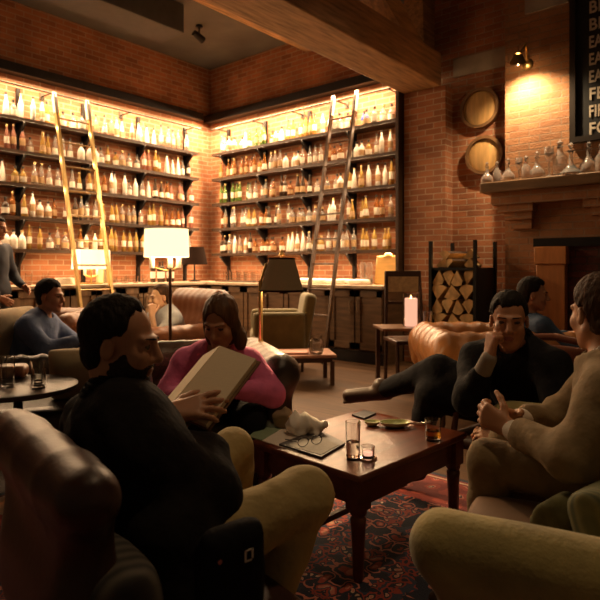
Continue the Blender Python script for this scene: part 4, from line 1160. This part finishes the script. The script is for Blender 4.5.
def coat(S):
    S.cone((-.27, 1.27, .60), (-.22, 1.24, .42), .07, .06, .06)
    S.cone((-.32, 1.23, .58), (-.25, 1.19, .36), .07, .05, .06)
    S.cone((-.220, 1.38, .63), (-.240, 1.50, .685), .058, .052, .04)
person('bearded man in black jacket and khaki trousers reading an open book in a leather chair', (-.30, 1.45), J, (.98, .02, -.14), (.77, .63, 0), sk2, m_black, m_khaki,
       hair_short(.012, .100, 1, -.085), m_hairb, hands=[('R', tip-wR, -n_up, dict(curl=((.1,.2,.15),(.12,.25,.15),(.15,.3,.2),(.2,.35,.2)), spread=.55, thumb=.1)), ('L', (.3, .1, .3), (.5, -.4, -.5), dict(curl=(.4, .5, .3)))],
       beardm=m_beard, collar=m_black, res=.011, fine=.0045, big=.014, fold=.009, lapel=True, extra=coat, hemdrop=.08, sleeve={'R': .80, 'L': .98}, hs=.93)
# watch and book
bk = at('open_book', 'large open book with pale pages held up by the bearded reader', 'book', 0, 0, 0)
def slab(o, e1, e2, e3):
    v = [o, o+e1, o+e1+e2, o+e2, o+e3, o+e1+e3, o+e1+e2+e3, o+e2+e3]
    return MB().add(v, [(0,3,2,1),(4,5,6,7),(0,1,5,4),(1,2,6,5),(2,3,7,6),(3,0,4,7)])
m_cov2 = M('brown book cloth', (.20, .11, .05), .7, var=.15, scale=8)
m_page = M('page paper', (.88, .74, .52), .8, var=.06, scale=60, stretch=(1, 1, 30))
bh = nrm(b); Lb = np.linalg.norm(b)
slab(pBL, a*.985, b*.975, -n_up*.018).build('page_block', m_page, bk)
slab(pBL-a*.015-n_up*.0185, a*1.03, b*1.03, -n_up*.004).build('cover', m_cov2, bk)
ang = math.radians(222)
b2 = (bh*math.cos(ang)+n_up*math.sin(ang)); n2 = nrm(np.cross(a, b2))
if n2@n_up < 0: n2 = -n2
sp = pBL-bh*.003
slab(sp, a*.985, b2*Lb*.97, -n2*.014).build('page_block', m_page, bk)
slab(sp-a*.015-n2*.0145, a*1.03, b2*Lb*1.02, -n2*.004).build('cover', m_cov2, bk)
slab(pBL-a*.015-n_up*.0225-bh*.012, a*1.03, bh*.014, n_up*.004).build('spine', m_cov2, bk)
wt = at('wristwatch', 'dark strapped wristwatch on the right wrist of the bearded reader', 'watch', 0, 0, 0)
wv = nrm(J['wrR']-np.array(J['elR'])) if False else nrm(np.array(J['wrR'])-np.array(J['elR']))
S = SDF(); wc = np.array(J['wrR'])-wv*.012; S.cone(wc-wv*.008, wc+wv*.008, .0305, .0300); S.build('strap', m_black, wt, res=.005)
# black coat draped at the reader's thigh, shaped as a boxy solid
bg = at('draped_coat', 'black shoulder bag with a small pale mark hanging beside the reading man\'s thigh', 'coat', -.145, 1.16, 0, face=(.77, .63))
S = SDF(); S.rbox((.0, .0, .42), (.036, .080, .23), .035); S.build('coat_body', m_black, bg, res=.014, disp=folds(.009, 24, 4))
S = SDF(); S.rbox((.010, .0, .56), (.032, .074, .10), .03); S.build('flap', m_navyd, bg, res=.014)
mk = MB()
for (y0, y1, z0, z1) in ((-.011, -.007, -.012, .012), (-.011, .006, .009, .012), (.006, .010, -.008, .010), (-.011, .006, -.012, -.009)): mk.box(.042, .0435, y0+.02, y1+.02, .60+z0, .60+z1)
mk.build('pale_mark', M('pale print', (.75, .68, .55), .6, var=0), bg)
MB().lathe([(0, 0), (.005, 0), (.005, .004), (0, .004)], 10).build('stud', m_chr, bg, loc=(.042, -.05, .61)).rotation_euler = (0, PI/2, 0)
# ---- woman in pink
J = dict(head=P(221, 322, 2.66), neck=(-.40, 2.76, .775), pelvis=(-.44, 3.02, .46), shR=(-.565, 2.80, .715), shL=(-.25, 2.76, .72),
         elR=(-.66, 2.74, .54), wrR=(-.46, 2.58, .62), elL=(-.13, 2.72, .57), wrL=(-.33, 2.57, .63),
         knR=(-.50, 2.62, .47), anR=(-.52, 2.55, .10), toR=(-.50, 2.42, .05), knL=(-.235, 2.68, .46), anL=(-.30, 2.58, .10), toL=(-.30, 2.45, .05))
def hair_w(x, y, z):
    e = ellf(x, y, z, (0, -.016, .042), (.088, .106, .104))
    e = np.minimum(e, ellf(x, y, z, (0, -.045, -.05), (.082, .065, .11)))
    for t in (-1, 1): e = np.minimum(e, ellf(x, y, z, (t*.070, -.005, -.055), (.030, .040, .095)))
    e = np.minimum(e, ellf(x, y, z, (.085, -.005, -.095), (.035, .045, .07)))
    face = ellf(x, y, z, (0, .085, -.022), (.062, .09, .112))
    return np.maximum(e+.007*np.exp(-(x/.007)**2)*(z > .06)+.003*np.sin(x*160)*np.sin(y*90), -face)
person('woman in a bright pink sweater with brown hair looking down in a tufted armchair', (-.40, 2.85), J, (-.22, -.86, -.42), (.10, -.95, 0), sk2, m_pink, m_dktr, hair_w, M('chestnut hair', (.11, .048, .018), .55, var=.5, scale=22, bump=.9, bscale=60, stretch=(1, 1, .25), spec=.35), 'f',
       hands=[('R', (.6, -.3, -.1), (-.2, -.3, .9), dict(curl=(.5, .6, .4))), ('L', (-.6, -.3, -.1), (.2, -.3, .9), dict(curl=(.5, .6, .4)))], top_name='sweater', shoem=m_black, res=.013, fine=.0055, big=.004, sleeve=.94, hemdrop=0, shoulder=.055)
# ---- man in the blue sweater
J = dict(head=P(50, 297, 4.2), neck=P(40, 319, 4.2), pelvis=(-2.0, 4.20, .50), shR=(-1.95, 4.02, .755), shL=(-1.95, 4.37, .755),
         elR=(-1.78, 3.96, .60), wrR=(-1.60, 4.06, .66), elL=(-1.75, 4.42, .58), wrL=(-1.58, 4.25, .64),
         knR=(-1.52, 4.08, .52), anR=(-1.46, 4.08, .10), toR=(-1.32, 4.06, .05), knL=(-1.50, 4.36, .52), anL=(-1.44, 4.36, .10), toL=(-1.30, 4.38, .05))
person('dark haired man in a blue sweater sitting side-on in the beige armchair', (-1.85, 4.2), J, (1, -.12, -.08), (1, 0, 0), sk2, m_bluesw, m_jean, hair_short(.020, .082, 3), m_hairb,
       hands=[('R', (.8, .3, .1), (0, .8, -.3), dict(curl=(.5, .6, .4))), ('L', (.8, -.3, .1), (0, -.8, -.3), dict(curl=(.5, .6, .4)))], top_name='sweater', collar=m_bluesw, res=.016, fine=.007, big=.006, sleeve=.97, shoem=m_shoe, hemdrop=.02)
# ---- man in the grey shirt, far back
J = dict(head=P(161, 298, 5.22), neck=(-1.275, 5.27, .765), pelvis=(-1.20, 5.34, .50), shL=(-1.155, 5.15, .70), shR=(-1.40, 5.43, .70),
         elL=(-1.275, 4.97, .52), wrL=(-1.318, 5.02, .755), elR=(-1.56, 5.28, .52), wrR=(-1.50, 5.05, .54),
         knR=(-1.62, 5.00, .50), anR=(-1.70, 4.92, .10), toR=(-1.80, 4.82, .05), knL=(-1.42, 4.84, .50), anL=(-1.50, 4.74, .10), toL=(-1.60, 4.66, .05))
person('man in a grey t-shirt leaning his chin on one fist in a brown leather armchair', (-1.25, 5.3), J, (-.86, -.50, -.10), (-.75, -.65, 0), sk3, m_grey, m_jean, hair_short(.010, .085, 3), m_hairbr,
       hands=[('L', (.0, .15, .9), (-.5, .8, 0), dict(curl=(1.3, 1.6, 1.1), sc=.95)), ('R', (.5, -.6, 0), (0, 0, -1), dict())], top_name='t_shirt', sleeve=.36, res=.017, fine=.0075, big=.006, shoem=m_shoe, hemdrop=.02)
# ---- bartender at the left edge
bx, bd_ = -3.22, 6.0
J = dict(head=(bx+.0, bd_, 1.60), neck=(bx-.03, bd_, 1.43), pelvis=(bx-.02, bd_, .95), shR=(bx-.02, bd_-.19, 1.38), shL=(bx-.02, bd_+.19, 1.38),
         elR=(bx+.04, bd_-.24, 1.10), wrR=(bx+.12, bd_-.22, .88), elL=(bx+.04, bd_+.24, 1.10), wrL=(bx+.2, bd_+.15, .98),
         knR=(bx+.0, bd_-.1, .50), anR=(bx-.02, bd_-.1, .09), toR=(bx+.13, bd_-.11, .04), knL=(bx, bd_+.1, .50), anL=(bx-.02, bd_+.1, .09), toL=(bx+.13, bd_+.11, .04))
m_apron = M('dark apron', (.03, .02, .016), .85, var=.15)
tb, _ = person('bartender in a slate shirt and dark apron standing before the left counter', (bx, bd_), J, (.95, -.2, -.15), (1, 0, 0), sk2, M('slate shirt', (.03, .032, .042), .85, var=.15), m_apron, hair_short(.016, .085, 2), m_hairb,
       hands=[('R', (.7, .3, -.4), (0, .7, -.3), dict()), ('L', (.7, -.3, -.4), (0, -.7, -.3), dict())], top_name='shirt', res=.02, fine=.008, sleeve=.98, hemdrop=.05)
# ---- man in the black jacket with crossed legs
J = dict(head=P(509, 321, 2.46), neck=(.985, 2.58, .815), pelvis=(1.09, 2.73, .48), shR=(.845, 2.70, .745), shL=(1.09, 2.44, .745),
         elR=(.752, 2.50, .60), wrR=(.800, 2.385, .800), elL=(1.06, 2.27, .50), wrL=(.87, 2.36, .475),
         knL=(.72, 2.94, .645), anL=(.45, 3.12, .50), toL=(.27, 3.17, .465), knR=(.67, 2.87, .53), anR=(.60, 3.0, .10), toR=(.46, 3.06, .05),
         hipR=(1.02, 2.82, .49), hipL=(1.10, 2.68, .50))
m_redsock = M('red sock', (.45, .06, .03), .8, var=.2, scale=60)
person('man in a dark jacket resting his chin on his fist with legs crossed', (1.0, 2.7), J, (-.33, -.93, -.12), (-.75, -.65, 0), sk2, m_navyd, m_dktr, hair_short(.014, .078, 4), m_hairb,
       hands=[('R', (.15, .05, .9), (.9, .25, 0), dict(curl=(1.25, 1.6, 1.1), sc=.97)), ('L', (-.7, .3, .0), (.2, .5, -.6), dict(curl=(.5, .6, .4)))], collar=m_navyd, beardm=None, res=.013, fine=.005, big=.010, tr=1.18, lapel=True, fold=.008,
       sleeve={'R': .80, 'L': .94}, cuff=(M('grey shirt', (.30, .27, .23), .8, var=.1), 'R', .13), socks=(m_redsock, 'R'))
# ---- man in denim behind
J = dict(head=P(533, 295, 4.2), neck=(1.69, 4.22, .83), pelvis=(1.66, 4.45, .51), shR=(1.74, 4.05, .76), shL=(1.66, 4.41, .76),
         elR=(1.90, 3.98, .60), wrR=(2.12, 4.06, .66), elL=(1.85, 4.50, .6), wrL=(2.08, 4.40, .66),
         knR=(2.12, 4.34, .52), anR=(2.22, 4.30, .10), toR=(2.36, 4.30, .05), knL=(2.10, 4.62, .52), anL=(2.20, 4.62, .10), toL=(2.34, 4.64, .05))
person('man in a blue denim shirt turned away behind the man in the dark jacket', (1.7, 4.4), J, (.93, -.30, -.10), (.97, .05, 0), sk2, m_denim, m_jean, hair_short(.020, .085, 6), m_hairb,
       hands=[('R', (.9, .2, .1), (0, .5, -.6), dict()), ('L', (.9, -.2, .1), (0, -.5, -.6), dict())], top_name='shirt', collar=m_denim, res=.016, fine=.007, shoem=m_shoe, hemdrop=.02)
# ---- man in the tan suit on the velvet sofa
J = dict(head=P(600, 315, 1.80), neck=(.965, 1.76, .885), pelvis=(1.05, 1.70, .535), shL=(.875, 1.60, .825), shR=(1.045, 1.94, .825),
         elL=(.745, 1.56, .655), wrL=(.665, 1.765, .672), elR=(.93, 2.03, .63), wrR=(.735, 1.90, .672),
         hipL=(.99, 1.62, .54), hipR=(1.07, 1.78, .54), knL=(.625, 1.85, .545), anL=(.60, 1.86, .10), toL=(.47, 1.92, .05), knR=(.78, 2.09, .55), anR=(.74, 2.12, .10), toR=(.62, 2.18, .05))
def coat2(S): S.cone((1.0, 1.60, .60), (.90, 1.60, .53), .09, .07, .06)
person('man in a tan suit leaning forward with clasped hands on the velvet sofa', (.95, 1.75), J, (-.14, .98, -.10), (-.89, .45, 0), sk1, m_suit, m_suitt, hair_short(.016, .085, 5), m_hairbr,
       hands=[('L', (-.5, .5, .25), (.5, .5, -.1), dict(curl=(.7, .7, .4))), ('R', (-.5, -.3, .15), (-.2, -.6, -.3), dict(curl=(.8, .8, .5)))], collar=m_shirtw, res=.012, fine=.005, big=.004, fold=.011, lapel=True, sleeve=.93,
       cuff=(m_shirtw, 'LR'), extra=coat2, hemdrop=.10)

# ================================================================ ON THE COFFEE TABLE
def onT(px, py, z=TZ): g = G(px, py, z); return T(g[0], g[1], z)
m_whisky = glassm('whisky', (.80, .42, .05), .02, 1.); m_water = glassm('water', (.9, .85, .8), .02, 1.)
glass('tall_glass', tumbler(.030, .150), onT(353, 459), 'tall clear water glass near the front corner of the coffee table', 'glass', None, None, [(.0255, .013), (.027, .07)], m_water)
t = glass('whisky_glass', tumbler(.036, .095), onT(433, 440), 'whisky tumbler half full of amber drink at the right of the coffee table', 'glass', None, None, [(.031, .013), (.0325, .042)], m_whisky)
t = thing('tealight_holder', 'small glass tealight holder with metal base beside the tall water glass', 'candle holder', onT(368, 459))
MB().lathe([(0, 0), (.036, 0), (.036, .006), (.024, .010), (0, .010)], 24).build('metal_base', m_chr, t)
MB().lathe([(0, .010), (.024, .010), (.027, .052), (.024, .052), (.021, .016), (0, .016)], 24, cap=False).build('glass_cup', m_glass, t)
MB().lathe([(.0, .017), (.018, .017), (.018, .030), (0, .030)], 16).build('candle', m_wax, t)
# menu board with spectacles
def flat(name, label, cat, pts, th, mat, z=TZ):
    w = [T(*G(px, py, z)[:2], z) for px, py in pts]; o0 = np.mean(w, 0)
    vs = [(x-o0[0], y-o0[1], 0) for x, y, _ in w]+[(x-o0[0], y-o0[1], th) for x, y, _ in w]; n = len(w)
    fs = [tuple(range(n-1, -1, -1)), tuple(range(n, 2*n))]+[(k, (k+1) % n, n+(k+1) % n, n+k) for k in range(n)]
    o = MB().add(vs, fs).build(name, mat); o.location = (o0[0], o0[1], z); return tag(o, label, cat)
flat('paper_sheets', 'loose white papers under the crumpled napkin on the coffee table', 'paper', [(262, 441), (297, 452), (322, 432), (288, 424)], .002, M('paper white', (.78, .70, .60), .8, var=.05))
flat('green_folder', 'flat pale green card at the left corner of the coffee table', 'card', [(249, 437), (262, 441), (290, 424), (268, 420)], .004, M('green card', (.25, .33, .20), .8, var=.1))
flat('menu_board', 'dark slim menu board lying on the coffee table under the spectacles', 'menu', [(279, 446), (321, 459), (345, 445), (318, 431)], .010, M('menu dark', (.06, .05, .045), .5, var=.2))
mi_ = flat('menu_paper', 'grey printed sheet on the dark menu board', 'paper', [(287, 445.5), (321, 455), (339, 445), (315, 434.5)], .002, M('menu sheet', (.17, .145, .12), .7, var=.3, scale=60, stretch=(1, 14, 1)), TZ+.010)
sp_ = thing('spectacles', 'thin dark spectacles lying on the menu board', 'spectacles', onT(310, 446, TZ+.012), TH+.5)
for s in (-1, 1):
    ring = [(s*.033+.025*math.cos(q*PI/8), .0, .022+.019*math.sin(q*PI/8)) for q in range(17)]
    MB().tube(ring, .0017, 6).build('rim', m_iron, sp_)
    MB().tube([(s*.058, 0, .026), (s*.060, .05, .02), (s*.055, .12, .004)], .0018, 6).build('temple', m_iron, sp_)
MB().tube([(-.009, 0, .027), (0, 0, .031), (.009, 0, .027)], .0017, 6).build('bridge', m_iron, sp_)
# crumpled napkin, paper bag, dish, pipe, phone
def crumple(seed, a):
    def f(x, y, z): return (a*(np.abs(np.sin(38*x+21*z+seed))+np.abs(np.sin(33*y-27*z+1.7*seed+2*np.sin(30*x)))-1.1)).astype(np.float32)
    return f
g = G(304, 434, TZ)
S = SDF(); S.ell((-.01, 0, .035), (.075, .05, .04), None, .02).cone((-.03, .0, .05), (-.040, .01, .100), .036, .010, .04).cone((.02, 0, .045), (.075, -.01, .032), .036, .030, .03)
S.rbox((0, 0, .006), (.07, .05, .006), .004, k=.02)
o = S.build('cloth_napkin', m_white, res=.006, disp=crumple(1, .010)); o.location = T(g[0], g[1], TZ+.006); o.rotation_euler = (0, 0, TH); tag(o, 'crumpled white cloth napkin heaped on the coffee table', 'napkin')
g = G(283, 428, TZ)
S = SDF(); S.rbox((0, 0, .04), (.04, .03, .04), .012, B=frame((.4, 1, .3))); S.cone((.0, 0, .05), (.012, .0, .095), .03, .006, .02)
o = S.build('paper_bag', M('brown paper', (.30, .21, .12), .8, var=.15), res=.006, disp=crumple(4, .007)); o.location = T(g[0], g[1], TZ+.004); o.rotation_euler = (0, 0, TH); tag(o, 'small crumpled brown paper bag beside the white napkin', 'paper bag')
m_dish = M('celadon glaze', (.46, .48, .24), .25, var=.08, coat=.4)
def dish(name, label, px, py, sx, sy, s):
    g = G(px, py, TZ); m = MB().lathe([(0, 0), (.5, 0), (.9, .55), (1., 1.), (.95, 1.), (.85, .6), (.5, .25), (0, .2)], 32, cap=False)
    m.v = [(x*sx, y*sy, z*s) for x, y, z in m.v]; o = m.build(name, m_dish); o.location = T(g[0], g[1], TZ); o.rotation_euler = (0, 0, TH+.05); return tag(o, label, 'dish')
dish('oval_dish', 'pale green oval dish on the far side of the coffee table', 395, 427, .075, .045, .026)
dish('oval_dish', 'smaller green dish touching the left of the pale green oval dish', 372, 425.5, .038, .034, .022)
g = G(418, 425, TZ); o = MB().tube([(-.045, 0, .012), (0, 0, .010), (.04, .006, .012), (.055, .01, .016)], [.004, .0045, .006, .009], 8).build('teaspoon', m_chr); o.location = T(g[0], g[1], TZ-.003); o.rotation_euler = (0, 0, TH); tag(o, 'bright metal teaspoon between the oval dish and the whisky tumbler', 'spoon')
flat('phone', 'dark phone lying near the far corner of the coffee table', 'phone', [(352, 416), (364, 420), (376, 414.5), (364, 411.5)], .009, m_iron)
# ================================================================ LIGHT
def area(name, loc, sx, sy, power, col=WARM, rot=(0,0,0), spread=PI):
    l = bpy.data.lights.new(name, 'AREA'); l.shape = 'RECTANGLE'; l.size = sx; l.size_y = sy; l.energy = power; l.color = col; l.spread = spread
    o = link(bpy.data.objects.new(name, l)); o.location = loc; o.rotation_euler = rot; return o
def point(name, loc, power, col=WARM, rad=.05):
    l = bpy.data.lights.new(name, 'POINT'); l.energy = power; l.color = col; l.shadow_soft_size = rad
    o = link(bpy.data.objects.new(name, l)); o.location = loc; return o
def spot(name, loc, tgt, power, ang, col=WARM, rad=.06, blend=.6):
    l = bpy.data.lights.new(name, 'SPOT'); l.energy = power; l.color = col; l.shadow_soft_size = rad; l.spot_size = ang; l.spot_blend = blend
    o = link(bpy.data.objects.new(name, l)); o.location = loc
    o.rotation_euler = (Vector(tgt)-Vector(loc)).to_track_quat('-Z', 'Y').to_euler(); return o
# strips under the steel channels
area('channel_strip_left', (XL+.30, 3.85, 3.655), .05, 4.6, 110, (1, .66, .37), (0, -.12, 0))
area('channel_strip_back', (-5.55, YB-.30, 3.655), 3.5, .05, 110, (1, .66, .37), (-.12, 0, 0))
# small strips under the front lip of each shelf
for z in SZ[1:]:
    area('shelf_strip', (XL+.22, 4.0, z-.045), .02, 4.0  , 13, (1, .64, .35), (0, -.35, 0))
    area('shelf_strip', (-5.4, YB-.22, z-.045), 3.4, .02  , 13, (1, .64, .35), (-.35, 0, 0))
area('shelf_strip', (XL+.22, 4.0, SZ[0]-.045), .02, 4.0, 11, (1, .64, .35), (0, -.3, 0))
area('shelf_strip', (-5.4, YB-.22, SZ[0]-.045), 3.4, .02, 11, (1, .64, .35), (-.3, 0, 0))
spot('sconce_beam', (-2.04, 5.93, 3.27), (-2.0, 6.2, 2.6), 72, 2.4, (1, .70, .40), .03, .9)

w = bpy.data.worlds.new('dim room'); bpy.context.scene.world = w; w.use_nodes = True
w.node_tree.nodes['Background'].inputs['Color'].default_value = (1, .62, .34, 1)
w.node_tree.nodes['Background'].inputs['Strength'].default_value = .03

# lamps
point('drum_lamp_light', T(-1.07, 4.65, 1.38), 8, (1, .70, .38), .06)
point('box_lamp_light', (XL+.50, 3.98, CZ+.33), 5, (1, .70, .38), .06)
point('brass_lamp_light', T(-.107, 3.32, 1.10), 32, (1, .66, .32), .03)
point('candle_light', T(*G(411, 300, .9)[:2], .96), .6, (1, .55, .25), .02)
# unseen ceiling spots without fixtures, added to light the seating area
for (r_, d_, p_) in ((.75, 1.9, 44), (-1.6, 3.6, 13), (1.0, 4.6, 14), (-.3, 6.3, 13)):
    spot('added_downlight', T(r_, d_, ZC-.05), T(r_, d_, 0), p_, 1.5, (1, .66, .36), .08, .8)

# ================================================================ CAMERA
cd = bpy.data.cameras.new('camera'); cam = link(bpy.data.objects.new('camera', cd))
cam.location = (0, 0, H); cam.rotation_euler = (PI/2, 0, TH)
cd.sensor_width = 36; cd.lens = FPX/600*36; cd.shift_y = -32/600; cd.clip_start = .02
cd.dof.use_dof = True; cd.dof.focus_distance = 2.3; cd.dof.aperture_fstop = 5.0
sc = bpy.context.scene; sc.camera = cam
sc.view_settings.view_transform = 'Standard'; sc.view_settings.look = 'None'
sc.view_settings.gamma = 1; sc.view_settings.use_curve_mapping = False
sc.view_settings.exposure = 1.0
sc.cycles.use_denoising = True
sc.cycles.max_bounces = 8; sc.cycles.diffuse_bounces = 4; sc.cycles.glossy_bounces = 4
sc.cycles.transmission_bounces = 8; sc.cycles.transparent_max_bounces = 12
sc.cycles.sample_clamp_indirect = 4; sc.cycles.caustics_reflective = False; sc.cycles.caustics_refractive = False
